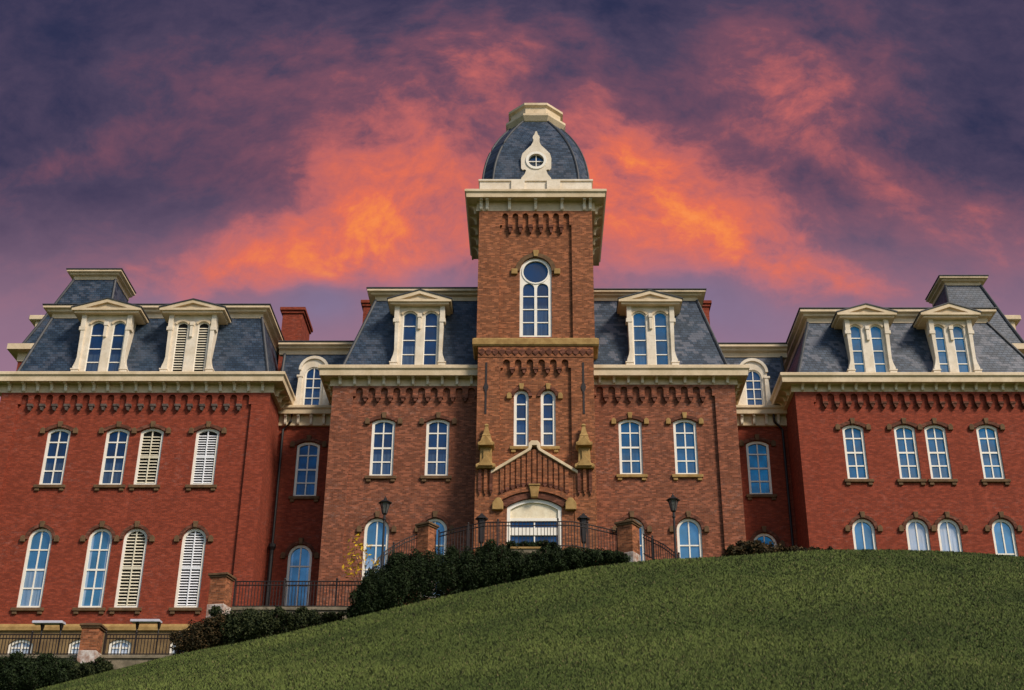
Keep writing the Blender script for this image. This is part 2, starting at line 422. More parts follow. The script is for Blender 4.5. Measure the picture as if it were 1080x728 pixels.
def wall_face(mb, outer, holes, Y, depth=.24):
    """front face in the plane y=Y with real openings and their reveals"""
    bm = bmesh.new()
    edges = []
    for lp in [outer] + holes:
        vs = [bm.verts.new((x, Y, z)) for x, z in lp]
        edges += [bm.edges.new((vs[i], vs[(i + 1) % len(vs)])) for i in range(len(vs))]
    bmesh.ops.triangle_fill(bm, edges=edges, use_beauty=True)
    bm.verts.index_update()
    o = len(mb.v); mb.v += [tuple(v.co) for v in bm.verts]
    mb.f += [tuple(v.index + o for v in f.verts) for f in bm.faces]
    bm.free()
    for lp in holes:
        n = len(lp)
        mb.add([(x, Y, z) for x, z in lp] + [(x, Y + depth, z) for x, z in lp], [(i, (i + 1) % n, (i + 1) % n + n, i + n) for i in range(n)])

# ------------------------------------------------------------------ planes of the building
YT, YB, YW, YL = 74.0, 75.4, 76.1, 79.4
YP = 73.3                                     # porch and buttresses
hall = empty('brick_hall', (0, YT + 8, 20.0), 'large red brick hall with central clock-less tower, mansard roofs and cream cornices on the hilltop', 'building')
hall['label'] = 'large Victorian red brick hall with domed central tower and slate mansard roofs'

# ------------------------------------------------------------------ windows
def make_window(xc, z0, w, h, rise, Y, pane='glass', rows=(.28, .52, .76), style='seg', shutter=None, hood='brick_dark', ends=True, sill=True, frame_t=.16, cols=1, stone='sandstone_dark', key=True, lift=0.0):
    ends = (-1, 1) if ends is True else (ends or ())
    """returns the opening loop; builds frame > pane, muntins in the frame, sill, hood, stones"""
    loop = shift(outline(w, h, rise), xc, z0)
    fr = MB()
    fr.ring(loop, shift(inset(w, h, rise, frame_t), xc, z0), Y + .10, Y + .26)
    ins = frame_t - .01
    yb0, yb1 = Y + .15, Y + .22
    if not shutter:
        for k in range(cols):
            x = xc + (-w / 2 + w * (k + 1) / (cols + 1))
            fr.box(x - .040, x + .040, yb0, yb1, z0 + ins, z0 + h - ins)
        for i, r_ in enumerate(rows):
            t = .058 if i == 1 and len(rows) == 3 else .042
            zz = z0 + h * r_
            fr.box(xc - w / 2 + ins, xc + w / 2 - ins, yb0 - .004, yb1 + .004, zz - t, zz + t)
    wo = fr.build('window', M['white'], hall)
    pl = MB(); pts = shift(inset(w, h, rise, .02), xc, z0)
    pl.add([(x, Y + .20, z) for x, z in pts], [tuple(range(len(pts)))])
    pl.build('pane', M['black_gap'] if shutter else M[pane], wo)
    if shutter:
        s = MB(); lh_ = .085; n = int(h / (.215 if shutter == 'louvre_cream' else .18)); iw = w / 2 - frame_t
        for i in range(n):
            z = frame_t + .05 + (h - 2 * frame_t - .08) * i / n
            hw = iw
            zt = z + .10
            zs = h - rise
            if zt > zs - .1:
                Rr = (w * w / 4 + rise * rise) / (2 * rise); zc = h - Rr
                hw = min(iw, math.sqrt(max(0, (Rr - frame_t) ** 2 - max(0, zt - zc) ** 2)) if rise > .3 * w else iw)
                if rise <= .3 * w and zt > h - frame_t - rise * .6: continue
            if hw < .1: continue
            for a, b in ((-hw, -.025), (.025, hw)):
                s.add([(xc + a, Y + .12, z0 + z), (xc + b, Y + .12, z0 + z), (xc + b, Y + .20, z0 + z + lh_ - .01), (xc + a, Y + .20, z0 + z + lh_ - .01),
                       (xc + a, Y + .135, z0 + z - .012), (xc + b, Y + .135, z0 + z - .012), (xc + b, Y + .198, z0 + z + lh_), (xc + a, Y + .198, z0 + z + lh_)],
                      [(0, 1, 2, 3), (4, 7, 6, 5), (0, 4, 5, 1), (2, 6, 7, 3), (0, 3, 7, 4), (1, 5, 6, 2)])
        s.box(xc - .035, xc + .035, Y + .112, Y + .19, z0 + frame_t, z0 + h - frame_t - .02)
        s.box(xc - iw - .004, xc + iw + .004, Y + .114, Y + .19, z0 + h * .5 - .06, z0 + h * .5 + .06)
        s.build('shutter', M[shutter], wo)
    if sill:
        b = MB(); b.box(xc - w / 2 - .24, xc + w / 2 + .24, Y - .16, Y + .12, z0 - .20, z0 + .004)
        for sx in (-1, 1):
            xx = xc + sx * (w / 2 + .02); b.box(xx - .14, xx + .14, Y - .11, Y + .05, z0 - .38, z0 - .202)
        b.build('window_sill', M[stone], wo, bevel=.02)
    if hood:
        t = .22; b = MB()
        zs = h - rise
        inn = [(w / 2 + .02, zs - (.0 if rise > .3 * w else .0))] + [(x * 1.01, z + .02) for x, z in arc_top(w, h, rise)] + [(-w / 2 - .02, zs)]
        r2 = rise + t if rise >= w / 2 - 1e-6 else rise + .06
        oo = arc_top(w + 2 * t, h + t, r2)
        outp = [(w / 2 + t, zs)] + oo + [(-w / 2 - t, zs)]
        b.band(shift(outp, xc, z0), shift(inn, xc, z0), Y - .10 - lift, Y + .02)
        b.build('hood_mould', M[hood], wo)
        if key:
            k = MB(); k.prism(shift([(-.11, h - .0), (.11, h - .0), (.16, h + .40), (-.16, h + .40)], xc, z0), Y - .17, Y + .02)
            k.build('keystone', M[stone], wo, bevel=.02)
        if ends:
            for sx in ends:
                e = MB(); x = xc + sx * (w / 2 + .30); z = z0 + zs
                e.prism([(x - .15, z - .17), (x + .15, z - .17), (x + .15, z + .12), (x + .05, z + .24), (x - .05, z + .24), (x - .15, z + .12)], Y - .15, Y + .02)
                e.build('end_stone', M['sandstone'] if stone == 'sandstone' else M[stone], wo, bevel=.015)
    return loop

def corbel_table(x0, x1, zt, zb, n, Y, proud, m, parent, pendant=True):
    """brick band with an arcade of round-headed slots and a dark stone drop under each tooth"""
    b = MB(); pitch = (x1 - x0) / n; sw = pitch * .58
    zk = zb + (zt - zb) * .34                       # tooth bottoms
    za = zt - (zt - zb) * .12                       # slot crowns
    poly = [(x1, zt), (x0, zt), (x0, zk)]
    for i in range(n):
        c = x0 + pitch * (i + .5)
        poly += [(c - sw / 2, zk)]
        r_ = sw / 2
        for k in range(7):
            a = math.pi - math.pi * k / 6
            poly.append((c + r_ * math.cos(a), za - r_ + r_ * math.sin(a)))
        poly += [(c + sw / 2, zk)]
    poly += [(x1, zk)]
    wall_face(b, poly, [], Y - proud)
    nP = len(poly)
    b.add([(x, Y - proud, z) for x, z in poly] + [(x, Y + .01, z) for x, z in poly], [(i, (i + 1) % nP, (i + 1) % nP + nP, i + nP) for i in range(nP)])
    o = b.build('corbel_table', m, parent)
    pm = M['corbel'] if m is M['brick_red'] and x0 < 0 else M['brick_dark']
    if pendant:
        for i in range(n + 1):
            p = MB()
            c = x0 + pitch * i; hw = pitch * .20
            if i in (0, n): continue
            p.box(c - hw * 1.12, c + hw * 1.12, Y - proud - .06, Y + .01, zk - (zk - zb) * .35, zk + .004)
            p.prism([(c - hw * .85, zk - (zk - zb) * .352), (c + hw * .85, zk - (zk - zb) * .352), (c + hw * .3, zb), (c - hw * .3, zb)][::-1], Y - proud - .02, Y + .01)
            p.build('corbel', pm, parent)
    return o

def block_walls(mb, x0, x1, Y, z0, z1, depth=14.0):
    """side and back walls and the top of a block whose front is made apart"""
    mb.add([(x0, Y, z0), (x1, Y, z0), (x1, Y + depth, z0), (x0, Y + depth, z0), (x0, Y, z1), (x1, Y, z1), (x1, Y + depth, z1), (x0, Y + depth, z1)],
           [(4, 5, 6, 7), (1, 2, 6, 5), (2, 3, 7, 6), (3, 0, 4, 7)])

def cornice(path, zt, zs, zb, proj, brackets, Y, label=None, bw=.17):
    b = MB()
    b.sweep([(-.02, zb), (.21, zb), (.21, zb + .10), (.19, zb + .12), (.19, zs), (proj - .22, zs), (proj - .22, zs - .07), (proj - .10, zs - .07), (proj - .08, zs + (zt - zs) * .45),
             (proj + .02, zs + (zt - zs) * .62), (proj + .02, zt - .05), (proj - .03, zt), (-.02, zt + .02)], path)
    o = b.build('cornice', M['cream'], hall)
    if label: o['label'] = label
    H = zs - zb
    for x in brackets:
        k = MB()
        prof = [(0, .02), (-.12, .02), (-.18, .16 * H), (-.20, .42 * H), (-.26, .60 * H), (-.38, .72 * H), (-(proj - .43), .76 * H), (-(proj - .39), H - .005), (0, H - .005)]
        k.prism_x([(Y - .185 + y, zb + .02 + z) for y, z in prof], x - bw / 2, x + bw / 2)
        k.build('bracket', M['cream_white'], o, bevel=.012)
    return o
def side_brackets(o, ys, x, sgn, zs, zb, proj, bw=.17):
    H = zs - zb
    for y in ys:
        k = MB()
        prof = [(0, .02), (.16, .02), (.20, .16 * H), (.20, .42 * H), (.26, .60 * H), (.38, .72 * H), (proj - .43, .76 * H), (proj - .39, H - .005), (0, H - .005)]
        k.prism([(x + sgn * (.185 + a), zb + .02 + z) for a, z in prof], y - bw / 2, y + bw / 2)
        k.build('bracket', M['cream'], o, bevel=.012)

def mansard(x0, x1, x0t, x1t, Y, inset_y, z0, z1, depth, m, label=None):
    b = MB()
    Yb = Y + depth
    b.loft([[(x0, Y, z0), (x1, Y, z0), (x1, Yb, z0), (x0, Yb, z0)], [(x0t, Y + inset_y, z1), (x1t, Y + inset_y, z1), (x1t, Yb - inset_y, z1), (x0t, Yb - inset_y, z1)]])
    o = b.build('mansard_roof', m, hall)
    if label: o['label'] = label
    for a, t in ((x0, x0t), (x1, x1t)):
        h_ = MB(); h_.tube([(a, Y - .01, z0), (t, Y + inset_y - .01, z1)], .10, 6); h_.build('hip_flashing', M['lead'], o)
    return o
def roof_cornice(path, zt, zb, parent, proj=.55):
    b = MB(); H = zt - zb
    b.sweep([(-.3, zb), (.05, zb), (.05, zb + .42 * H), (proj * .55, zb + .50 * H), (proj * .6, zb + .66 * H), (proj, zb + .74 * H), (proj, zt - .04), (proj - .05, zt), (-.3, zt)], path)
    o = b.build('roof_cornice', M['cream'], parent)
    c = MB(); c.sweep([(-.3, zt + .003), (proj + .06, zt + .003), (proj + .06, zt + .06), (-.3, zt + .14)], path)
    c.build('roof_edge', M['lead'], parent)
    return o

def dormer(xc, z0, wbody, zeave, zapex, weave, Y, wins, win_top, pane='glass', shutter=None, rear=2.6):
    """pedimented dormer: body with scrolled cheeks, two arched windows, gabled roof"""
    hb = zeave - z0
    holes = []
    wo = []
    for (xa, xb) in wins:
        ww = xb - xa; hh = win_top - z0 - .06
        lp = shift(outline(ww, hh, ww * .30, 8), (xa + xb) / 2, z0 + .06); holes.append(lp); wo.append(((xa + xb) / 2, ww, hh))
    b = MB(); x0, x1 = xc - wbody / 2, xc + wbody / 2
    wall_face(b, [(x0, z0), (x1, z0), (x1, zeave), (x0, zeave)], holes, Y, .20)
    b.add([(x0, Y, z0), (x0, Y + rear, z0), (x0, Y + rear, zeave), (x0, Y, zeave), (x1, Y, z0), (x1, Y + rear, z0), (x1, Y + rear, zeave), (x1, Y, zeave)],
          [(0, 3, 2, 1), (4, 5, 6, 7), (3, 7, 6, 2)])
    o = b.build('dormer', M['cream_white'], hall)
    # cheek pieces: plinth block, scroll swelling, cap block at each side and a console between the lights
    s = MB()
    for sx in (-1, 1):
        xe = xc + sx * wbody / 2
        def xx(a): return xe + sx * a
        pts = [(-.16, 0), (.30, 0), (.30, .42), (.22, .50), (.24, .60), (.12, .95), (.06, 1.3), (.10, hb * .72), (.16, hb * .78), (.16, hb - .02), (-.16, hb - .02)]
        poly = [(xx(a), z0 + z) for a, z in pts]
        if sx < 0: poly = poly[::-1]
        s.prism(poly, Y - .16, Y + .35)
        s.box(min(xx(-.2), xx(.34)), max(xx(-.2), xx(.34)), Y - .20, Y + .3, z0 + .40, z0 + .50)
        s.box(min(xx(-.18), xx(.22)), max(xx(-.18), xx(.22)), Y - .20, Y + .3, z0 + hb * .72, z0 + hb * .78)
    s.box(xc - .10, xc + .10, Y - .14, Y + .01, z0 + hb * .62, z0 + hb * .80)
    s.box(xc - .14, xc + .14, Y - .18, Y + .01, z0 + hb * .80, z0 + hb * .86)
    s.build('scroll_cheek', M['cream_white'], o, bevel=.015)
    # label moulds over the lights
    hm = MB()
    for c, ww, hh in wo:
        inn = shift(arc_top(ww + .06, hh + .03, ww * .30 + .02, 8), c, z0 + .06); ou = shift(arc_top(ww + .30, hh + .17, ww * .34, 8), c, z0 + .06)
        hm.band(ou, inn, Y - .09, Y + .01)
    hm.build('label_mould', M['cream'], o)
    # pediment
    pe = MB(); we = weave / 2; t = .30
    ze = zeave
    f0 = Y - .55
    pe.box(xc - we + .16, xc + we - .16, f0 + .12, Y + rear, ze - .10, ze + .04)              # bed mould
    sl = (zapex - ze - .20) / we
    outer = [(xc - we, ze + .042), (xc + we, ze + .042), (xc + we, ze + .20), (xc, zapex), (xc - we, ze + .20)]
    inner_t = [(xc - we * .60, ze + .20), (xc + we * .60, ze + .20), (xc + we * .58, ze + .22), (xc, ze + .20 + sl * we * .62), (xc - we * .58, ze + .22)]
    wall_face(pe, outer, [inner_t], f0, .16)
    pe.add([(x, f0 + .16, z) for x, z in inner_t], [(0, 1, 2, 3, 4)])
    n = 5
    pe.add([(x, f0, z) for x, z in outer] + [(x, Y + rear, z) for x, z in outer], [(i, i + n, (i + 1) % n + n, (i + 1) % n) for i in range(n)])
    pe.build('pediment', M['cream'], o)
    rf = MB()
    for sx in (-1, 1):
        xa, xb = xc + sx * (we + .06), xc
        za, zb_ = ze + .20, zapex
        rf.add([(xa, f0 - .05, za + .004), (xb, f0 - .05, zb_ + .004), (xb, Y + rear, zb_ + .004), (xa, Y + rear, za + .004),
                (xa, f0 - .05, za + .075), (xb, f0 - .05, zb_ + .075), (xb, Y + rear, zb_ + .075), (xa, Y + rear, za + .075)],
               [(0, 3, 2, 1), (4, 5, 6, 7), (0, 1, 5, 4), (1, 2, 6, 5), (2, 3, 7, 6), (3, 0, 4, 7)])
    rf.build('dormer_roof', M['lead'], o)
    for c, ww, hh in wo:
        f = MB()
        f.ring(shift(outline(ww, hh, ww * .30, 8), c, z0 + .06), shift(inset(ww, hh, ww * .30, .05, 8), c, z0 + .06), Y + .06, Y + .16)
        if not shutter:
            for r_, tt in ((.25, .03), (.50, .03), (.75, .03)):
                f.box(c - ww / 2 + .04, c + ww / 2 - .04, Y + .08, Y + .14, z0 + .06 + hh * r_ - tt, z0 + .06 + hh * r_ + tt)
        f.build('sash', M['white'], o)
        q = MB(); pts = shift(inset(ww, hh, ww * .30, .02, 8), c, z0 + .06)
        q.add([(x, Y + .13, z) for x, z in pts], [tuple(range(len(pts)))]); q.build('pane', M['black_gap' if shutter else pane], o)
        if shutter:
            sh = MB(); nn_ = int(hh / .2)
            for i in range(nn_):
                z = z0 + .14 + (hh - .35) * i / nn_
                sh.add([(c - ww / 2 + .05, Y + .07, z), (c + ww / 2 - .05, Y + .07, z), (c + ww / 2 - .05, Y + .12, z + .085), (c - ww / 2 + .05, Y + .12, z + .085)], [(0, 1, 2, 3)])
            sh.build('shutter', M[shutter], o)
    return o

# ------------------------------------------------------------------ WINGS
def wing(side):
    L = side == 'left'
    proj = .95
    if L:
        xi = PX(284.5, 430, YW); xo = PX(3, 416, YW)
        x0, x1 = xo, xi
        yt, ys, yb = 391.5, 400, 415
        w2 = [(52.8, 512), (116, 512), (152.7, 512), (212.5, 512)]; top2, bot2, wd2 = 451.5, 512, 25.0
        w1 = [(29.5, 642), (94.6, 641), (132.6, 641), (196, 641)]; top1, bot1, wd1 = 557, 641.5, 26.0
    else:
        x0 = PX(839, 430, YW); x1 = PX(1122, 420, YW)
        yt, ys, yb = 392.5, 401, 414
        w2 = [(905.7, 506), (961, 506), (993.8, 506), (1049.5, 506)]; top2, bot2, wd2 = 448, 506, 22.8
        w1 = [(913, 578), (970, 578), (1003.5, 578), (1062, 583)]; top1, bot1, wd1 = 547, 630, 24.0
    zt = PZ(yt, YW - proj); zs = PZ(ys, YW - proj); zb = PZ(yb, YW - .09)
    mbk = M['brick_red']
    zbase = PZ(660.5, YW) if L else 12.0
    holes = []
    panes2 = ['glass', 'glass', None, None] if L else ['glass_mid'] * 4
    for i, (px, py) in enumerate(w2):
        z0 = PZ(bot2, YW); h = PZ(top2, YW) - z0; x = PX(px, py, YW)
        wd = PX(px + wd2 / 2, py, YW) - PX(px - wd2 / 2, py, YW)
        sh = ('louvre_cream' if i == 2 else 'louvre_white') if L and i >= 2 else None
        holes.append(make_window(x, z0, wd, h, wd * .17, YW, panes2[i] or 'glass', shutter=sh, rows=(.26, .50, .76), ends=(True, (-1, 1), (1,), True)[i], lift=.004 * (i == 2)))
    for i, (px, py) in enumerate(w1):
        z0 = PZ(bot1, YW); h = PZ(top1, YW) - z0; x = PX(px, py, YW)
        wd = PX(px + wd1 / 2, py, YW) - PX(px - wd1 / 2, py, YW)
        sh = ('louvre_cream' if i == 2 else 'louvre_white') if L and i >= 2 else None
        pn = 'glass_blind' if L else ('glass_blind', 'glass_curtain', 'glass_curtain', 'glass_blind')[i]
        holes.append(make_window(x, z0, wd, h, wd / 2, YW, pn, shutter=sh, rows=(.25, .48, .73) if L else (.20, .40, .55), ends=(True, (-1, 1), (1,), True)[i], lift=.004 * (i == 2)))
    b = MB()
    ztop = zt - .05
    wall_face(b, [(x0, zbase), (x1, zbase), (x1, ztop), (x0, ztop)], holes, YW)
    block_walls(b, x0, x1, YW, zbase, ztop, 16)
    wl = b.build('brick_wall', mbk, hall); wl['label'] = 'deep red painted brick wall of the %s wing' % side
    pw = 1.15
    for (a, c) in ((x0 + .003, x0 + pw), (x1 - pw, x1 - .003)):
        q = MB(); q.box(a, c, YW - .2, YW + .005, zbase + .003, zb + .02); q.build('pilaster', mbk, wl)
    # the brick band and arcade under the frieze
    corbel_table(x0 + pw + .003, x1 - pw - .003, zb + .02, PZ(434 if L else 431, YW), 19 if L else 20, YW, .2, mbk, wl)
    depth = 16
    pth = [(x0, YW + depth), (x0, YW), (x1, YW), (x1, YW + depth)]
    n = 19 if L else 20
    br = [x0 + .5 + (x1 - x0 - 1.0) * i / (n - 1) for i in range(n)]
    co = cornice(pth, zt, zs, zb, proj, br, YW, 'cream bracketed cornice of the %s wing' % side)
    side_brackets(co, [YW + .55, YW + 1.5, YW + 2.45], x1 if L else x0, 1 if L else -1, zs, zb, proj)
    # mansard
    yrt, yrb = (321.5, 334.5) if L else (325.5, 339.5)
    ins = 1.3
    z1 = PZ(yrb, YW + ins)
    Yr = YW + .12
    if L:
        a0, a1 = PX(17, 389, Yr), PX(284, 391, Yr); t0, t1 = PX(56, 333, Yr + ins), PX(276.5, 335, Yr + ins)
    else:
        a0, a1 = PX(840, 391, Yr), PX(1103, 391, Yr); t0, t1 = PX(852, 340, Yr + ins), PX(1041, 340, Yr + ins)
    roof = mansard(a0, a1, t0, t1, Yr, ins, zt + .03, z1, 15.6, M['slate'] if L else M['slate_pale'], 'slate mansard roof of the %s wing' % side)
    zct = PZ(yrt, Yr + ins - .55)
    roof_cornice([(t0, Yr + 15.6 - ins), (t0, Yr + ins), (t1, Yr + ins), (t1, Yr + 15.6 - ins)], zct, z1 - .05, roof)
    tp = MB(); tp.box(t0 + .1, t1 - .1, Yr + ins + .1, Yr + 15.6 - ins - .1, z1, zct - .05); tp.build('flat_roof', M['lead'], roof)
    # dormers
    Yd = YW - .05
    z0 = zt + .06
    if L:
        ds = [(105, 57, 112, 328.5, 315, 72, [(89, 103.5), (112.5, 125.5)], 339.5, None, 389), (197, 54, 204, 328.5, 316, 68, [(181, 192.5), (203.5, 215)], 340, 'louvre_cream', 389)]
    else:
        ds = [(919.5, 50, 913, 333.5, 321, 62, [(901, 913), (923, 935.5)], 343, None, 390), (1009, 49, 1001, 333.5, 320, 62, [(990, 1002), (1011, 1023)], 343, None, 390)]
    for (pc, wb, pa, ye, ya, we, wins, ywt, sh, py) in ds:
        k = PX(pc + .5, py, Yd) - PX(pc - .5, py, Yd)
        dormer(PX(pc, py, Yd), z0, wb * k - .5, PZ(ye, Yd - .4), PZ(ya, Yd - .55), we * k * 1.03, Yd, [(PX(a, py, Yd), PX(c, py, Yd)) for a, c in wins], PZ(ywt, Yd),
               'glass' if L else 'glass_mid', sh, 2.4)
    return dict(x0=x0, x1=x1, zt=zt, zs=zs, zb=zb, zroof=zct, zbase=zbase, wl=wl)
LW = wing('left'); RW = wing('right')

# sandstone basement of the left wing
b = MB(); holes = []
zb0 = 12.0
for px, wpx in ((20, 26), (83, 24), (125, 24), (190, 24)):
    z0 = PZ(692, YW - .1); h = PZ(674, YW - .1) - z0; x = PX(px, 690, YW - .1); wd = wpx * (PX(1, 690, YW) - PX(0, 690, YW))
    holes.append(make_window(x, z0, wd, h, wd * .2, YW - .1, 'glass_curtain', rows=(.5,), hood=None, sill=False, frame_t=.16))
wall_face(b, [(LW['x0'], zb0), (LW['x1'], zb0), (LW['x1'], LW['zbase'] - .3), (LW['x0'], LW['zbase'] - .3)], holes, YW - .1)
block_walls(b, LW['x0'], LW['x1'], YW - .1, zb0, LW['zbase'] - .3, 16.1)
o = b.build('basement_wall', M['sandstone_muted'], hall); o['label'] = 'ochre sandstone basement wall with low arched windows'
b = MB(); b.sweep([(0, LW['zbase'] - .298), (.22, LW['zbase'] - .298), (.22, LW['zbase'] - .08), (.10, LW['zbase'] + .10), (0, LW['zbase'] + .10)], [(LW['x0'], YW + 16), (LW['x0'], YW - .01), (LW['x1'], YW - .01), (LW['x1'], YW + 4)])
b.build('water_table', M['sandstone'], o)

# ------------------------------------------------------------------ BAYS beside the tower
XT = PX(628.5, 500, YT)                       # half width of the lower tower
def bay(side):
    L = side == 'left'; s = -1 if L else 1
    proj = .9
    xe = PX(348.5, 450, YB) if L else PX(777.5, 450, YB)
    x0, x1 = (xe, -XT + .02) if L else (XT - .02, xe)
    zt = PZ(384.5, YB - proj); zs = PZ(394, YB - proj); zb = PZ(408 if L else 406.5, YB - .09)
    mbk = M['brick_brown']
    holes = []
    for px, py in (((401.6, 502.5), (460, 502.5)) if L else ((666.3, 501), (725, 501))):
        z0 = PZ(py, YB); h = PZ(442, YB) - z0; x = PX(px, py, YB); wd = 24.8 * (PX(1, py, YB) - PX(0, py, YB))
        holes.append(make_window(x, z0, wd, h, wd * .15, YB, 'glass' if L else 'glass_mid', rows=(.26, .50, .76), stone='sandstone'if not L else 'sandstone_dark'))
    for px, py in (((395, 631), (457, 631)) if L else ((668, 631), (729, 631))):
        z0 = PZ(631, YB); h = PZ(546.5, YB) - z0; x = PX(px, 600, YB) if not L else PX(px, 600, YB); wd = 26.5 * (PX(1, 600, YB) - PX(0, 600, YB))
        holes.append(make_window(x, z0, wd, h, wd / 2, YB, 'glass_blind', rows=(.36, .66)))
    b = MB(); ztop = zt - .05
    wall_face(b, [(x0, 12), (x1, 12), (x1, ztop), (x0, ztop)], holes, YB)
    block_walls(b, x0, x1, YB, 12, ztop, 14)
    wl = b.build('brick_wall', mbk, hall); wl['label'] = 'weathered brown brick wall %s of the tower' % side
    pw = 1.3
    q = MB()
    if L: q.box(x0 + .003, x0 + pw, YB - .2, YB + .005, 12.003, zb + .02); c0, c1 = x0 + pw + .003, x1 - .05
    else: q.box(x1 - pw, x1 - .003, YB - .2, YB + .005, 12.003, zb + .02); c0, c1 = x0 + .05, x1 - pw - .003
    q.build('pilaster', mbk, wl)
    corbel_table(c0, c1, zb + .02, PZ(424.8, YB), 10, YB, .2, mbk, wl)
    pth = [(x0, YB + 14), (x0, YB), (x1, YB)] if L else [(x0, YB), (x1, YB), (x1, YB + 14)]
    br = [x0 + .45 + (x1 - x0 - .9) * i / 9 for i in range(10)]
    co = cornice(pth, zt, zs, zb, proj, br, YB, 'cream bracketed cornice %s of the tower' % side)
    side_brackets(co, [YB + .5, YB + 1.4, YB + 2.3, YB + 3.2], xe, s, zs, zb, proj)
    Yr = YB + .12; ins = 1.35
    z1 = PZ(317, Yr + ins)
    if L: a0, a1, t0, t1 = PX(360, 383, Yr), -XT + .3, PX(396.5, 317, Yr + ins), -XT + .3
    else: a0, a1, t0, t1 = XT - .3, PX(768.5, 383, Yr), XT - .3, PX(735, 318, Yr + ins)
    roof = mansard(a0, a1, t0, t1, Yr, ins, zt + .03, z1, 13.6, M['slate'] if L else M['slate_pale'], 'slate mansard roof %s of the tower' % side)
    zct = PZ(304 if L else 305.5, Yr + ins - .55)
    pth = [(t0, Yr + 13.6 - ins), (t0, Yr + ins), (t1, Yr + ins)] if L else [(t0, Yr + ins), (t1, Yr + ins), (t1, Yr + 13.6 - ins)]
    roof_cornice(pth, zct, z1 - .05, roof)
    tp = MB(); tp.box(t0 + .1, t1 - .1, Yr + ins + .1, Yr + 13.6 - ins - .1, z1, zct - .05); tp.build('flat_roof', M['lead'], roof)
    Yd = YB - .05; z0 = zt + .06; k = PX(1, 382, Yd) - PX(0, 382, Yd)
    if L: dormer(PX(440.5, 382, Yd), z0, 57 * k - .5, PZ(319.5, Yd - .4), PZ(306, Yd - .55), 68 * k, Yd, [(PX(423, 382, Yd), PX(437.5, 382, Yd)), (PX(446, 382, Yd), PX(460, 382, Yd))], PZ(329, Yd), 'glass', None, 2.4)
    else: dormer(PX(688, 382, Yd), z0, 54 * k - .5, PZ(319.5, Yd - .4), PZ(306.5, Yd - .55), 68 * k, Yd, [(PX(669, 382, Yd), PX(683, 382, Yd)), (PX(692, 382, Yd), PX(705.5, 382, Yd))], PZ(329, Yd), 'glass_mid', None, 2.4)
    return dict(x0=x0, x1=x1, zt=zt, zroof=zct, wl=wl)
LB = bay('left'); RB = bay('right')

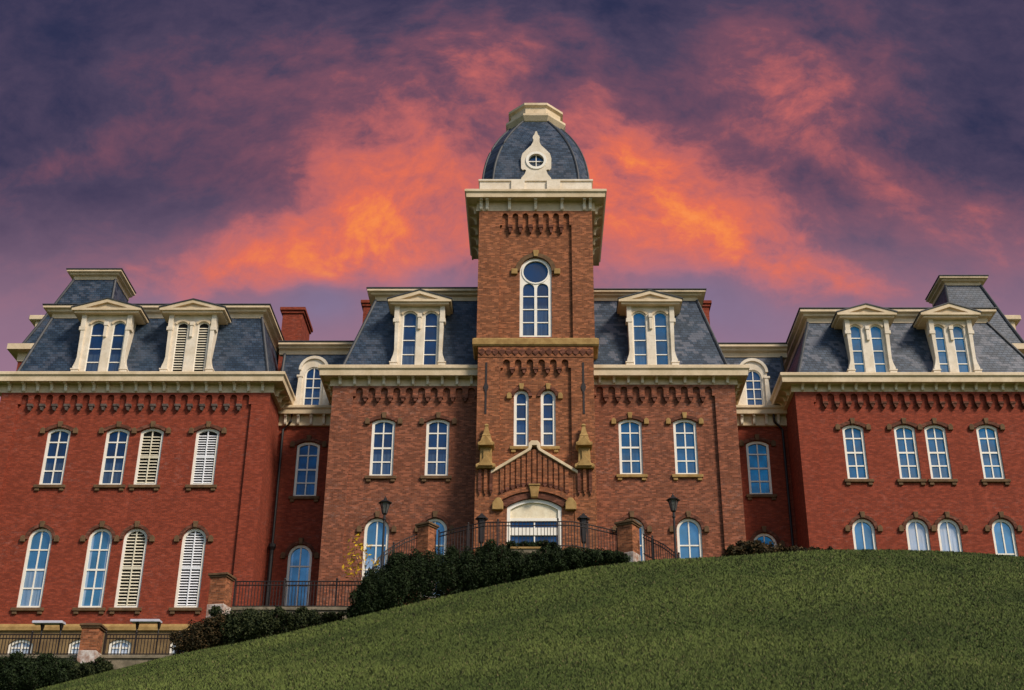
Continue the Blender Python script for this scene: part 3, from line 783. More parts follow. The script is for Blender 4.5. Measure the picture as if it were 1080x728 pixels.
# ------------------------------------------------------------------ recessed LINKS
def link_block(side):
    L = side == 'left'
    proj = .7
    x0, x1 = (LW['x1'] - .3, LB['x0'] + .6) if L else (RB['x1'] - .6, RW['x0'] + .3)
    zt = PZ(427, YL - proj); zs = PZ(434.5, YL - proj); zb = PZ(449.5, YL - .09)
    holes = []
    k = PX(1, 520, YL) - PX(0, 520, YL)
    px2, b2, t2 = (321, 524, 466) if L else (803, 522, 465)
    z0 = PZ(b2, YL); h = PZ(t2, YL) - z0
    holes.append(make_window(PX(px2, b2, YL), z0, 24.5 * k, h, 24.5 * k * .16, YL, 'glass' if L else 'glass_mid', rows=(.26, .50, .76)))
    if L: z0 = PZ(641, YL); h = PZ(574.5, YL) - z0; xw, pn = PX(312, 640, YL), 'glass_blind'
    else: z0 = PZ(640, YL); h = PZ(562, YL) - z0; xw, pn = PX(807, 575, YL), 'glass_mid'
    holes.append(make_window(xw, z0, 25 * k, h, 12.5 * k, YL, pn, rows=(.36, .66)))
    b = MB(); ztop = zt - .05
    wall_face(b, [(x0, 12), (x1, 12), (x1, ztop), (x0, ztop)], holes, YL)
    block_walls(b, x0, x1, YL, 12, ztop, 10)
    wl = b.build('brick_wall', M['brick_dark'] if False else M['brick_red'], hall); wl['label'] = 'recessed red brick wall between the %s wing and the tower block' % side
    br = [x0 + .75 + (x1 - x0 - 1.6) * i / 4 for i in range(5)]
    cornice([(x0, YL), (x1, YL)], zt, zs, zb, proj, br, YL, 'short cream cornice over the recessed %s bay' % side)
    Yr = YL + .1; ins = 1.0; z1 = PZ(373.5 if L else 376.5, Yr + ins)
    roof = mansard(x0, x1, x0, x1, Yr, ins, zt + .03, z1, 9.5, M['slate'] if L else M['slate_pale'], 'low slate roof over the recessed %s bay' % side)
    zct = PZ(360.5 if L else 362.5, Yr + ins - .55)
    roof_cornice([(x0 - .4, Yr + ins), (x1 + (1.2 if L else .4), Yr + ins)] if L else [(x0 - 1.2, Yr + ins), (x1 + .4, Yr + ins)], zct, z1 - .05, roof)
    tp = MB(); tp.box(x0, x1, Yr + ins + .1, Yr + 8, z1, zct - .05); tp.build('flat_roof', M['lead'], roof)
    # round-headed dormer
    Yd = YL - .05; z0 = zt + .06
    xc = PX(328.5, 424, Yd) if L else PX(796.5, 425, Yd)
    ww = 18.5 * k; hh = PZ(387 if L else 390, Yd) - z0
    wl_ = ww + .75; H = PZ(377.5 if L else 380, Yd) - z0
    d_ = MB(); ou = shift(outline(wl_, H, wl_ / 2), xc, z0); inn = shift(outline(ww, hh - .05, ww / 2), xc, z0 + .05)
    d_.ring(ou, inn, Y_ := Yd, Yd + .25)
    d_.prism(ou, Yd + .14, Yd + 2.0) if False else None
    n = len(ou)
    d_.add([(x, Yd + .25, z) for x, z in ou] + [(x, Yd + 1.9, z) for x, z in ou], [(i, i + n, (i + 1) % n + n, (i + 1) % n) for i in range(n)])
    o = d_.build('dormer', M['cream_white'], hall); o['label'] = 'round-headed cream dormer of the recessed %s bay' % side
    c = MB()
    for sx in (-1, 1):
        def q(a): return xc + sx * (wl_ / 2 + a)
        poly = [(q(-.2), z0), (q(.26), z0), (q(.26), z0 + .45), (q(.14), z0 + .55), (q(.10), z0 + 1.0), (q(.04), z0 + H * .6), (q(-.2), z0 + H * .6)]
        c.prism(poly if sx > 0 else poly[::-1], Yd - .14, Yd + .3)
        c.box(min(q(-.24), q(.16)), max(q(-.24), q(.16)), Yd - .18, Yd + .3, z0 + H * .6 + .002, z0 + H * .6 + .14)
    c.band(shift(arc_top(wl_ + .16, H + .10, wl_ / 2 + .08), xc, z0), shift(arc_top(wl_ - .2, H - .10, wl_ / 2 - .1), xc, z0), Yd - .13, Yd + .05)
    c.build('scroll_cheek', M['cream_white'], o)
    f = MB(); f.ring(shift(outline(ww, hh - .05, ww / 2), xc, z0 + .05), shift(inset(ww, hh - .05, ww / 2, .08), xc, z0 + .05), Yd + .08, Yd + .2)
    f.box(xc - .03, xc + .03, Yd + .10, Yd + .17, z0 + .1, z0 + hh - .05)
    for r_ in (.25, .5, .72): f.box(xc - ww / 2 + .06, xc + ww / 2 - .06, Yd + .096, Yd + .174, z0 + hh * r_ - .03, z0 + hh * r_ + .03)
    f.build('sash', M['white'], o)
    p = MB(); pts = shift(inset(ww, hh - .05, ww / 2, .02), xc, z0 + .05); p.add([(x, Yd + .16, z) for x, z in pts], [tuple(range(len(pts)))]); p.build('pane', M['glass'], o)
    # downspout in the corner against the wing
    dn = MB()
    xd = LW['x1'] + .32 if L else RW['x0'] - .32
    xd2 = xd
    zt_ = zb - .1
    zm = PZ(579, YL - .2)
    sg = 1 if L else -1
    dn.tube([(xd + sg * .55, YL - .45, zs - .05), (xd + sg * .5, YL - .35, zt_ + .3), (xd, YL - .2, zt_ - .2), (xd, YL - .2, 13)], .085, 8)
    if L:
        dn.lathe([(.10, zm - .5), (.13, zm - .45), (.13, zm - .1), (.24, zm + .1), (.24, zm + .3), (.1, zm + .36)], xd, YL - .2, 10)
        dn.tube([(xd, YL - .2, zm - .4), (xd, YL - .2, 13)], .14, 8)
    dn.build('downspout', M['iron'], hall)
    return dict(zt=zt, zroof=zct)
LL = link_block('left'); RL = link_block('right')

# ------------------------------------------------------------------ chimneys
def chimney(x0, x1, y0, y1, z0, z1, label):
    b = MB(); b.box(x0, x1, y0, y1, z0, z1 - .45); o = b.build('chimney', M['brick_red'], hall); o['label'] = label
    c = MB(); c.box(x0 - .10, x1 + .10, y0 - .10, y1 + .10, z1 - .45, z1 - .25); c.box(x0 - .2, x1 + .2, y0 - .2, y1 + .2, z1 - .248, z1); c.build('chimney_cap', M['brick_red'], o, bevel=.02)
Yc = YL + 3.0
chimney(PX(297, 345, Yc), PX(318, 345, Yc), Yc, Yc + 3.2, LL['zroof'] - 2, PZ(325, Yc), 'red brick chimney beside the left wing roof')
Yc = YB + 7.5
chimney(PX(383, 330, Yc), PX(394, 330, Yc), Yc, Yc + 1.6, LB['zroof'] - 4, PZ(317.5, Yc), 'small red brick chimney left of the tower')
chimney(PX(738, 330, Yc), PX(748, 330, Yc), Yc, Yc + 1.6, RB['zroof'] - 4, PZ(318, Yc), 'small red brick chimney right of the tower')

# ------------------------------------------------------------------ corner pavilions at the far ends
def pavilion(side):
    L = side == 'left'; Yv = 86.0; Yv2 = Yv + .9
    s = -1 if L else 1
    if L:
        xi_t, xo_t = PX(122, 295, Yv2), PX(78.5, 295, Yv2); zct, zcb = PZ(284, Yv2 - .5), PZ(295, Yv2)
        xo_b = PX(22, 366, Yv); zbm = PZ(366, Yv)
        capx = (PX(71, 284, Yv2 - .5), PX(126.5, 284, Yv2 - .5))
    else:
        xi_t, xo_t = PX(997, 301, Yv2), PX(1034, 301, Yv2); zct, zcb = PZ(291, Yv2 - .5), PZ(301, Yv2)
        xo_b = PX(1083, 366, Yv); zbm = PZ(366, Yv)
        capx = (PX(992, 291, Yv2 - .5), PX(1039, 291, Yv2 - .5))
    xi_b = xi_t - s * .25
    b = MB()
    lo, hi = sorted((xi_b, xo_b)); lo_t, hi_t = sorted((xi_t, xo_t))
    # convex slope towards the outer side
    def ringz(a, c, y, z, d_): return [(a, y, z), (c, y, z), (c, y + d_, z), (a, y + d_, z)]
    mid = .45
    xm = xo_b + (xo_t - xo_b) * .42
    zm = zbm + (zcb - zbm) * .40
    l2, h2 = sorted((xi_b + (xi_t - xi_b) * .4, xm))
    b.loft([ringz(lo, hi, Yv, zbm, 5.2), ringz(l2, h2, Yv + .36, zm, 4.5), ringz(lo_t, hi_t, Yv2, zcb, 3.4)])
    o = b.build('corner_roof', M['slate_dome'], hall); o['label'] = 'tall slate corner roof behind the %s wing' % side
    pth = [(lo_t, Yv2 + 3.4), (lo_t, Yv2), (hi_t, Yv2), (hi_t, Yv2 + 3.4), (lo_t, Yv2 + 3.4)]
    roof_cornice(pth[:4], zct, zcb - .03, o, .5)
    tp = MB(); tp.box(lo_t + .05, hi_t - .05, Yv2 + .05, Yv2 + 3.4, zcb, zct - .05); tp.build('flat_roof', M['lead'], o)
    h_ = MB(); h_.tube([(xo_b, Yv - .01, zbm), (xm, Yv + .35, zm), (xo_t, Yv2 - .01, zcb)], .11, 6); h_.tube([(xi_b, Yv - .01, zbm), (xi_t, Yv2 - .01, zcb)], .10, 6); h_.build('hip_flashing', M['lead'], o)
    # side dormer seen in profile
    xd = xo_b + (xo_t - xo_b) * .35
    d_ = MB(); zl = PZ(360, Yv + 1.2)
    a, c = sorted((xd - s * .6, xd + s * .75))
    d_.box(a, c, Yv + 1.2, Yv + 3.0, zl, zl + 1.7)
    a, c = sorted((xd - s * .6, xd + s * 1.2)); d_.box(a, c, Yv + .95, Yv + 3.25, zl + 1.702, zl + 2.1)
    dd = d_.build('side_dormer', M['cream'], o, bevel=.05)
    # block and eave cornice under it
    w_ = MB(); w_.box(lo, hi, Yv, Yv + 5.2, 30, zbm - .05); w_.build('corner_wall', M['brick_red'], o)
    e = MB(); e.sweep([(0, zbm - 1.2), (.08, zbm - 1.2), (.08, zbm - .55), (.7, zbm - .5), (.7, zbm - .05), (0, zbm)], [(lo, Yv + 5.2), (lo, Yv), (hi, Yv), (hi, Yv + 5.2)])
    e.build('eave_cornice', M['cream'], o)
pavilion('left'); pavilion('right')

# ------------------------------------------------------------------ TOWER
def tower():
    xl = XT; mbk = M['brick_tower']
    zl_b, zl_t = PZ(366, YT - .15), PZ(357, YT - .15)
    holes = []
    for px in (549.6, 578.3):
        z0 = PZ(471.5, YT); h = PZ(411.5, YT) - z0; k = PX(1, 470, YT) - PX(0, 470, YT)
        holes.append(make_window(px * k * 0 + PX(px, 470, YT), z0, 15.8 * k, h, 15.8 * k / 2, YT, 'glass', rows=(.25, .5, .76), cols=0, frame_t=.17, stone='sandstone', ends=(-1,) if px < 560 else (1,), lift=.004 * (px < 560)))
    b = MB()
    wall_face(b, [(-xl, 12), (xl, 12), (xl, zl_b), (-xl, zl_b)], holes, YT)
    block_walls(b, -xl, xl, YT, 12, zl_b, 2 * xl)
    wl = b.build('tower_wall', mbk, hall); wl['label'] = 'lower brick stage of the tower'
    # buttress strips beside the panel
    zf = PZ(378.5, YT)
    pw = PX(527.5, 420, YT) + xl
    for sx in (-1, 1):
        q = MB(); a, c = sorted((sx * (xl - .003), sx * (xl - pw))); q.box(a, c, YT - .2, YT + .005, 12.003, zf); q.build('pilaster', mbk, wl)
        g_ = MB(); xg = PX(512.5, 420, YT) if sx < 0 else PX(615.5, 420, YT)      # proud dark strip paints the shade of a blind brick slot with a diamond
        za, zc_ = PZ(384, YT), PZ(438, YT); zmid = PZ(410, YT)
        g_.box(xg - .06, xg + .06, YT - .23, YT - .19, zc_, za); g_.prism([(xg - .16, zmid), (xg, zmid - .5), (xg + .16, zmid), (xg, zmid + .5)], YT - .25, YT - .192); g_.build('slot_shade_strip', M['iron_rust'], wl)
    corbel_table(-xl + pw + .003, xl - pw - .003, zf, PZ(395, YT), 6, YT, .2, mbk, wl)
    fz = MB(); fz.box(-xl + .003, xl - .003, YT - .23, YT + .005, zf + .002, zl_b - .002); fo = fz.build('diaper_frieze', mbk, wl)
    dz = MB(); nd = 17
    for i in range(nd):
        x = -xl + .25 + (2 * xl - .5) * i / (nd - 1); zc_ = (zf + zl_b) / 2; r_ = (zl_b - zf) * .34
        dz.prism([(x - r_, zc_), (x, zc_ - r_), (x + r_, zc_), (x, zc_ + r_)], YT - .28, YT - .228)
    dz.build('diamond_row', M['brick_dark'], wl)
    led = MB(); led.sweep([(0, zl_b), (.28, zl_b), (.36, zl_b + .10), (.36, zl_t - .12), (.22, zl_t), (-.4, zl_t)], [(-xl, YT + 6), (-xl, YT), (xl, YT), (xl, YT + 6)])
    led.build('stone_ledge', M['sandstone'], hall)
    tl = MB(); tl.box(-xl, xl, YT, YT + 2 * xl, zl_b, zl_t - .02); tl.build('tower_ledge_core', M['sandstone'], wl)
    # upper stage
    xu = PX(626, 300, YT + .12); YU = YT + .12
    zcb = PZ(223.5, YU - .09); proj = .95
    zct, zcs = PZ(199, YU - proj), PZ(206, YU - proj)
    z0 = PZ(355.5, YU); k = PX(1, 340, YU) - PX(0, 340, YU); ww = 34 * k; hh = PZ(272, YU) - z0; xw = PX(565, 340, YU)
    lp = shift(outline(ww, hh, ww / 2), xw, z0)
    b = MB(); wall_face(b, [(-xu, zl_t - .1), (xu, zl_t - .1), (xu, zct - .05), (-xu, zct - .05)], [lp], YU)
    block_walls(b, -xu, xu, YU, zl_t - .1, zct - .05, 2 * xu)
    w2 = b.build('tower_wall', mbk, hall); w2['label'] = 'upper brick stage of the tower'
    pw = PX(526.5, 300, YU) + xu
    for sx in (-1, 1):
        q = MB(); a, c = sorted((sx * (xu - .003), sx * (xu - pw))); q.box(a, c, YU - .2, YU + .005, zl_t + .01, zcb + .02); q.build('pilaster', mbk, w2)
    corbel_table(-xu + pw + .003, xu - pw - .003, zcb + .02, PZ(247, YU), 7, YU, .2, mbk, w2)
    # tall window: two lancets and a round light under one arch
    fr = MB(); Rr = ww / 2
    zo = z0 + hh - Rr; ro = Rr - .22                      # round light
    lw = ww / 2 - .30; lh = zo - ro - .18 - z0
    hl = []
    circ = [(xw + ro * math.cos(a), zo + ro * math.sin(a)) for a in [2 * math.pi * i / 24 for i in range(24)]]
    for sx in (-1, 1): hl.append(shift(outline(lw, lh, lw / 2, 8), xw + sx * (lw / 2 + .09), z0 + .14))
    wall_face(fr, lp, [circ] + hl, YU + .08, .10)
    for sx in (-1, 1):
        xc = xw + sx * (lw / 2 + .09)
        for r_ in (.25, .5, .75): fr.box(xc - lw / 2, xc + lw / 2, YU + .11, YU + .16, z0 + .14 + lh * r_ - .035, z0 + .14 + lh * r_ + .035)
    wo = fr.build('window', M['white'], hall); wo['label'] = 'tall tower window of two lancets under a round light'
    rg = MB(); rg.ring([(xw + (ro + .10) * math.cos(2 * math.pi * i / 24), zo + (ro + .10) * math.sin(2 * math.pi * i / 24)) for i in range(24)], circ, YU + .03, YU + .12); rg.build('round_frame', M['white'], wo)
    pn = MB(); pn.add([(x, YU + .165, z) for x, z in inset_loop(lp, xw, z0)], [tuple(range(len(lp)))]); pn.build('pane', M['glass'], wo)
    hd = MB(); t = .30
    hd.band(shift([(ww / 2 + t, hh - Rr)] + arc_top(ww + 2 * t, hh + t, Rr + t) + [(-ww / 2 - t, hh - Rr)], xw, z0), shift([(ww / 2 + .01, hh - Rr)] + arc_top(ww + .02, hh + .01, Rr + .01) + [(-ww / 2 - .01, hh - Rr)], xw, z0), YU - .12, YU + .02)
    hd.build('hood_mould', M['sandstone_dark'], wo)
    for sx in (-1, 1):
        e = MB(); x = xw + sx * (ww / 2 + .36); z = z0 + hh - Rr; e.box(x - .2, x + .2, YU - .16, YU + .02, z - .25, z + .15); e.build('end_stone', M['sandstone'], wo, bevel=.02)
    ks = MB(); ks.prism(shift([(-.13, hh + .02), (.13, hh + .02), (.2, hh + .5), (-.2, hh + .5)], xw, z0), YU - .18, YU + .02); ks.build('keystone', M['sandstone'], wo, bevel=.02)
    # great cornice
    D = 2 * xu
    pth = [(-xu, YU + D), (-xu, YU), (xu, YU), (xu, YU + D), (-xu, YU + D)]
    br = [-xu + .12, -xu + .52, -1.75, 0, 1.75, xu - .52, xu - .12]
    co = cornice(pth, zct, zcs, zcb, proj, br, YU, 'heavy cream bracketed cornice of the tower', .2)
    side_brackets(co, [YU + .3 + 1.35 * i for i in range(5)], -xu, -1, zcs, zcb, proj, .2)
    side_brackets(co, [YU + .3 + 1.35 * i for i in range(5)], xu, 1, zcs, zcb, proj, .2)
    # dome base band
    Yc_ = YU + D / 2
    hb = xu + .02; zd0 = zct + .02; zd1 = PZ(190, YU)
    bb = MB(); bb.sweep([(-.4, zd0 - .05), (0, zd0 - .05), (0, zd1 - .14), (.09, zd1 - .12), (.09, zd1), (-.6, zd1)], [(-hb, YU + D), (-hb, YU - .02), (hb, YU - .02), (hb, YU + D)])
    for x in (-1.2, 1.2 + .0): bb.box(x - .45 + .6 * 0, x + .45, YU - .16, YU, zd0 - .03, zd1 - .15)
    bb.build('dome_base', M['cream_white'], hall)
    # dome
    H = 6.25; hw0 = xu - .12
    def sq(hw, c, z): return [(-hw + c, Yc_ - hw, z), (hw - c, Yc_ - hw, z), (hw, Yc_ - hw + c, z), (hw, Yc_ + hw - c, z), (hw - c, Yc_ + hw, z), (-hw + c, Yc_ + hw, z), (-hw, Yc_ + hw - c, z), (-hw, Yc_ - hw + c, z)]
    lv = []
    for i in range(13):
        t = i / 12
        hw = hw0 * (1 - .50 * t ** 2.0)
        lv.append((hw, hw0 * (.20 + .06 * t) * (1 if t < 1 else 1), zd1 - .02 + H * t))
    dm = MB(); dm.loft([sq(*l) for l in lv]); do = dm.build('dome_roof', M['slate_dome'], hall)
    hp = MB()
    for j in range(8): hp.tube([tuple(Vector(sq(*l)[j])) for l in lv], .085, 6)
    hp.build('hip_flashing', M['lead'], do)
    zt_ = zd1 + H - .05
    ln = MB(); rl = hw0 * .5 * 1.08
    ln.lathe([(rl * .96, zt_ - .1), (rl * 1.06, zt_ + .02), (rl * 1.18, zt_ + .35), (rl * 1.18, zt_ + .52), (rl * 1.02, zt_ + .64), (rl * .98, zt_ + .70), (rl * .98, zt_ + 1.25), (rl * 1.08, zt_ + 1.38), (rl * 1.08, zt_ + 1.56), (rl * .9, zt_ + 1.66)], 0, Yc_, 8, .5)
    ln.build('lantern', M['cream'], do)
    # ornamental oculus standing against the dome front
    xo = PX(565.5, 170, YU + .1); Yo = YU + .05
    zc_ = PZ(169.5, Yo); zbo = zd1 - .02; kk = PX(1, 170, Yo) - PX(0, 170, Yo); ri = 8.2 * kk
    half = [(16, 190), (15.5, 187.5), (12, 183.5), (10.5, 179.5), (12.5, 178.6), (14, 179.4), (15.8, 177.5), (16.0, 167), (14.5, 162), (10, 157.5), (5.5, 153.5), (3.2, 149.5), (2.8, 147.6), (3.8, 145.5), (3.4, 143.6), (1.9, 142.0), (.7, 138.5)]
    rp = [(xo + a * kk, PZ(y, Yo)) for a, y in half]; lpz = [(xo - a * kk, PZ(y, Yo)) for a, y in half][::-1]
    loop = rp + lpz
    ob = MB(); cc = [(xo + ri * math.cos(2 * math.pi * i / 24), zc_ + ri * math.sin(2 * math.pi * i / 24)) for i in range(24)]
    wall_face(ob, loop, [cc], Yo, .3)
    n = len(loop); ob.add([(x, Yo, z) for x, z in loop] + [(x, Yo + 1.3 if z < zc_ + 1.2 else Yo + 1.9, z) for x, z in loop], [(i, i + n, (i + 1) % n + n, (i + 1) % n) for i in range(n)])
    oo = ob.build('oculus_dormer', M['cream_white'], do)
    rr = MB(); rr.ring([(xo + (ri + .18) * math.cos(2 * math.pi * i / 24), zc_ + (ri + .18) * math.sin(2 * math.pi * i / 24)) for i in range(24)], cc, Yo - .07, Yo + .05)
    rr.box(xo - .03, xo + .03, Yo + .1, Yo + .16, zc_ - ri, zc_ + ri); rr.box(xo - ri, xo + ri, Yo + .104, Yo + .156, zc_ - .03, zc_ + .03)
    o1 = rr.build('oculus_frame', M['white'], do)
    pp = MB(); pp.add([(x, Yo + .2, z) for x, z in cc], [tuple(range(24))]); pp.build('pane', M['glass'], do)
    return wl
def inset_loop(lp, xc, z0):
    return [(xc + (x - xc) * .97, z0 + (z - z0) * .99 + .02) for x, z in lp]
tower()

# ------------------------------------------------------------------ PORCH
def porch():
    mbk = M['brick_tower']
    k = PX(1, 540, YP) - PX(0, 540, YP)
    xa, xb = PX(521.5, 497, YP), PX(605.5, 497, YP); xc = PX(563.5, 480, YP)
    ze, za = PZ(498.5, YP), PZ(473.5, YP)
    z0 = 20.9; zt = PZ(526.5, YP); wd = 57.5 * k; h = zt - z0; rise = wd * .16
    lp = shift(outline(wd, h, rise), xc, z0)
    b = MB(); outer = [(xa, 14), (xb, 14), (xb, ze), (xc, za), (xa, ze)]
    wall_face(b, outer, [lp], YP, .45)
    n = 5; b.add([(x, YP, z) for x, z in outer] + [(x, YT + .02, z) for x, z in outer], [(i, i + n, (i + 1) % n + n, (i + 1) % n) for i in range(n)])
    o = b.build('entrance_porch', mbk, hall); o['label'] = 'gabled brick entrance porch at the foot of the tower'
    # coping with a stepped top
    c = MB(); th = .21; sl = (za - ze) / (xc - xa)
    def z_at(x): return za - sl * abs(x - xc)
    st_ = .36
    top = [(xa - .22, z_at(xa - .22) + th), (xc - st_, z_at(xc - st_) + th), (xc - st_, z_at(xc - st_) + th + .30), (xc - .2, za + th + .26), (xc + .2, za + th + .26), (xc + st_, z_at(xc + st_) + th + .30), (xc + st_, z_at(xc + st_) + th), (xb + .22, z_at(xb + .22) + th)]
    bot = [(xa - .22, z_at(xa - .22)), (xc - st_ + .1, z_at(xc - st_ + .1)), (xc - st_ + .22, z_at(xc - st_) + .30), (xc - .16, za + .16), (xc + .16, za + .16), (xc + st_ - .22, z_at(xc + st_) + .30), (xc + st_ - .1, z_at(xc + st_ - .1)), (xb + .22, z_at(xb + .22))]
    c.band(top, bot, YP - .20, YT + .01); c.build('coping', M['cream'], o, bevel=.02)
    # hanging corbel strips in the gable
    t = MB(); dk = MB(); n = 13; zl = PZ(509, YP)
    for i in range(n):
        x = xa + .45 + (xb - xa - .9) * i / (n - 1)
        zt2 = z_at(x) - .08; rel = abs(x - xc) / (xb - xc); zlo = zl - .75 * rel ** 2
        if zt2 - zlo < .25: zlo = zt2 - .35
        t.box(x - .11, x + .11, YP - .09, YP + .005, zlo, zt2); dk.box(x - .12, x + .12, YP - .11, YP + .005, zlo - .14, zlo - .002); dk.prism([(x - .09, zlo - .142), (x - .04, zlo - .28), (x + .04, zlo - .28), (x + .09, zlo - .142)], YP - .13, YP + .005)
    t.build('corbel_table', mbk, o); dk.build('corbel', M['brick_dark'], o)
    # segmental arch
    a = MB(); tt = .42
    inn = shift([(wd / 2 + .02, h - rise)] + arc_top(wd + .04, h + .02, rise) + [(-wd / 2 - .02, h - rise)], xc, z0)
    a.band(shift([(wd / 2 + tt, h - rise + .1)] + arc_top(wd + 2 * tt, h + tt, rise + .12) + [(-wd / 2 - tt, h - rise + .1)], xc, z0), inn, YP - .12, YP + .02); a.build('hood_mould', M['brick_dark'], o)
    a = MB(); inn2 = shift(arc_top(wd + 2 * tt + .02, h + tt + .01, rise + .12), xc, z0)
    a.band(shift(arc_top(wd + 2 * tt + .5, h + tt + .3, rise + .16), xc, z0), inn2, YP - .22, YP + .02); a.build('arch_mould', mbk, o)
    for sx in (-1, 1):
        e = MB(); x = xc + sx * (wd / 2 + .52); z = z0 + h - rise + .05
        e.prism([(x - .30, z - .26), (x + .36, z - .26), (x + .36, z + .16), (x + .12, z + .48), (x - .12, z + .48), (x - .30, z + .16)] if sx > 0 else [(x - .36, z - .26), (x + .30, z - .26), (x + .30, z + .16), (x + .12, z + .48), (x - .12, z + .48), (x - .36, z + .16)], YP - .26, YP + .02); e.build('end_stone', M['sandstone'], o, bevel=.03)
    ks = MB(); zk = z0 + h; ks.prism([(xc - .20, zk + .02), (xc + .20, zk + .02), (xc + .31, zk + .72), (xc - .31, zk + .72)], YP - .34, YP + .02); ks.box(xc - .35, xc + .35, YP - .38, YP, zk + .722, zk + .84); ks.build('keystone', M['sandstone'], o, bevel=.03)
    # door
    d_ = MB(); d_.ring(lp, shift(inset(wd, h, rise, .2), xc, z0), YP + .04, YP + .4)
    d_.box(xc - .05, xc + .05, YP + .16, YP + .30, z0 + .1, PZ(547.5, YP)); 
    for y0_, y1_ in ((549, 546), (564, 556)): d_.box(xc - wd / 2 + .18, xc + wd / 2 - .18, YP + .10, YP + .30, PZ(y0_, YP), PZ(y1_, YP))
    do = d_.build('entrance_door', M['white'], hall); do['label'] = 'wide white framed entrance door under a straw coloured fan panel'
    f = MB(); pts = shift(inset(wd, h, rise, .1), xc, z0); zs_ = PZ(547, YP)
    up = [(x, max(z, zs_)) for x, z in pts]
    f.add([(x, YP + .16, z) for x, z in up], [tuple(range(len(up)))]); f.build('fan_panel', M['door_panel'], do)
    p = MB(); p.add([(xc - wd / 2 + .1, YP + .26, z0), (xc + wd / 2 - .1, YP + .26, z0), (xc + wd / 2 - .1, YP + .26, zs_), (xc - wd / 2 + .1, YP + .26, zs_)], [(0, 1, 2, 3)]); p.build('pane', M['glass'], do)
    # buttresses with pinnacles
    for px in (512.2, 616.5):
        x = PX(px, 500, YP); hw = .62
        zb_ = PZ(493, YP - .2)
        b2 = MB(); b2.box(x - hw, x + hw, YP - .05, YT + .01, 14, zb_ - .05)
        q = b2.build('buttress', mbk, hall)
        for dx in (-.34, 0, .34):
            s = MB(); s.box(x + dx - .09, x + dx + .09, YP - .19, YP - .04, zb_ - 1.45, zb_ - .05); s.prism([(x + dx - .09, zb_ - 1.452), (x + dx, zb_ - 1.72), (x + dx + .09, zb_ - 1.452)], YP - .17, YP - .045); s.build('pendant', M['brick_dark'] if dx else mbk, q)
        pn = MB(); yc = YP + .2
        def sqr(h_, z): return [(x - h_, yc - h_, z), (x + h_, yc - h_, z), (x + h_, yc + h_, z), (x - h_, yc + h_, z)]
        Z = lambda y: PZ(y, YP - .2)
        pn.loft([sqr(.56, Z(494.5)), sqr(.60, Z(493)), sqr(.58, Z(490.5)), sqr(.37, Z(487.5)), sqr(.34, Z(472)), sqr(.40, Z(471)), sqr(.50, Z(469.5)), sqr(.50, Z(467)), sqr(.36, Z(465)), sqr(.25, Z(459)), sqr(.27, Z(458)), sqr(.20, Z(456)), sqr(.09, Z(448)), sqr(.14, Z(446.5)), sqr(.05, Z(444.5))])
        for zc2, hh2 in ((Z(490), .55), (Z(468.5), .45)):
            pn.prism([(x - .44, zc2 - .18), (x + .44, zc2 - .18), (x, zc2 + hh2)], yc - .72, yc + .1)
        pn.box(x - .16, x + .16, yc - .46, yc - .38, Z(485), Z(475))
        pn.build('pinnacle', M['sandstone'], hall, bevel=.015)
porch()

# ------------------------------------------------------------------ GROUND
CR = 60.0
prof = [(-200, 800), (-60, 775), (20, 738), (55, 728), (89, 715), (118, 709), (185, 691), (259, 678), (313, 666), (372, 652.5), (453, 633), (527, 617), (593, 603.5), (673, 592), (765, 587.5), (830, 583), (865, 580.5), (921, 580), (985, 581), (1050, 585), (1080, 588), (1200, 600), (1400, 640)]
cxs = np.array([PX(a, b_, CR) for a, b_ in prof]); czs = np.array([PZ(b_, CR) for a, b_ in prof])
def crest(X):
    r_ = np.interp(X, cxs, czs)
    far = np.abs(X) > 40
    return np.where(far, r_ - np.clip((np.abs(X) - 40) * .12, 0, 9), r_)
X_PD, X_PC, X_H = PX(95, 700, 66.4), PX(231, 650, 66.0), PX(405, 640, 66)
T1, T2, T3 = PZ(692, 66.5), PZ(641.5, 66.5), 20.2
XR = PX(690, 590, 66)
def smooth(t): t = np.clip(t, 0, 1); return t * t * (3 - 2 * t)
def terrain(X, Y):
    X = np.asarray(X, float); Y = np.asarray(Y, float)
    # smoothed crest
    c = (crest(X - 1.2) + crest(X - .6) + crest(X) + crest(X + .6) + crest(X + 1.2)) / 5
    t = np.clip(Y / CR, -1, 1)
    up = -1.7 + (c + 1.7) * np.clip(t, 0, 1) ** 1.3
    bump = .10 * np.sin(X * .55 + Y * .23) * np.sin(Y * .41 - X * .17) + .05 * np.sin(X * 1.3 - Y * .9)
    up = up + bump * smooth((CR - Y) / 12) * smooth((Y - 6) / 8)
    left_lvl = np.where(X < X_PC, T1 - .1, T2 - .1)
    XA = PX(455, 600, 66)
    ent = T2 + (T3 - T2) * smooth((X - XA) / 3.0)
    ent = ent + (c - ent) * smooth((X - XR + 4.0) / 3.5)
    plate = np.where(X < X_H, left_lvl, ent)
    slope = c + .10 * (Y - CR)
    k_right = smooth((Y - CR) / 5)
    k = np.where(X < X_H, (Y > 66.75).astype(float), smooth((Y - 62.5) / 4))
    beh = slope * (1 - k) + plate * k
    beh = np.where(X > XR - .5, c, beh)
    z = np.where(Y <= CR, up, beh)
    # the hill fades into the flat far away in every direction
    side = smooth((np.abs(X) - 55) / 60)
    z = z * (1 - side) + (-1.7) * side
    z = np.where(Y > 130, z + (-1.7 - z) * smooth((Y - 130) / 80), z)
    return z
def axis(lo, hi, step, far):
    core = np.arange(lo, hi, step); a = lo - np.geomspace(step, far, 22)[::-1]; b_ = hi + np.geomspace(step * .5, far, 22)
    return np.concatenate([a, core, b_])
gx = axis(-48, 48, .5, 2500); gy = axis(0, 84, .5, 2500)
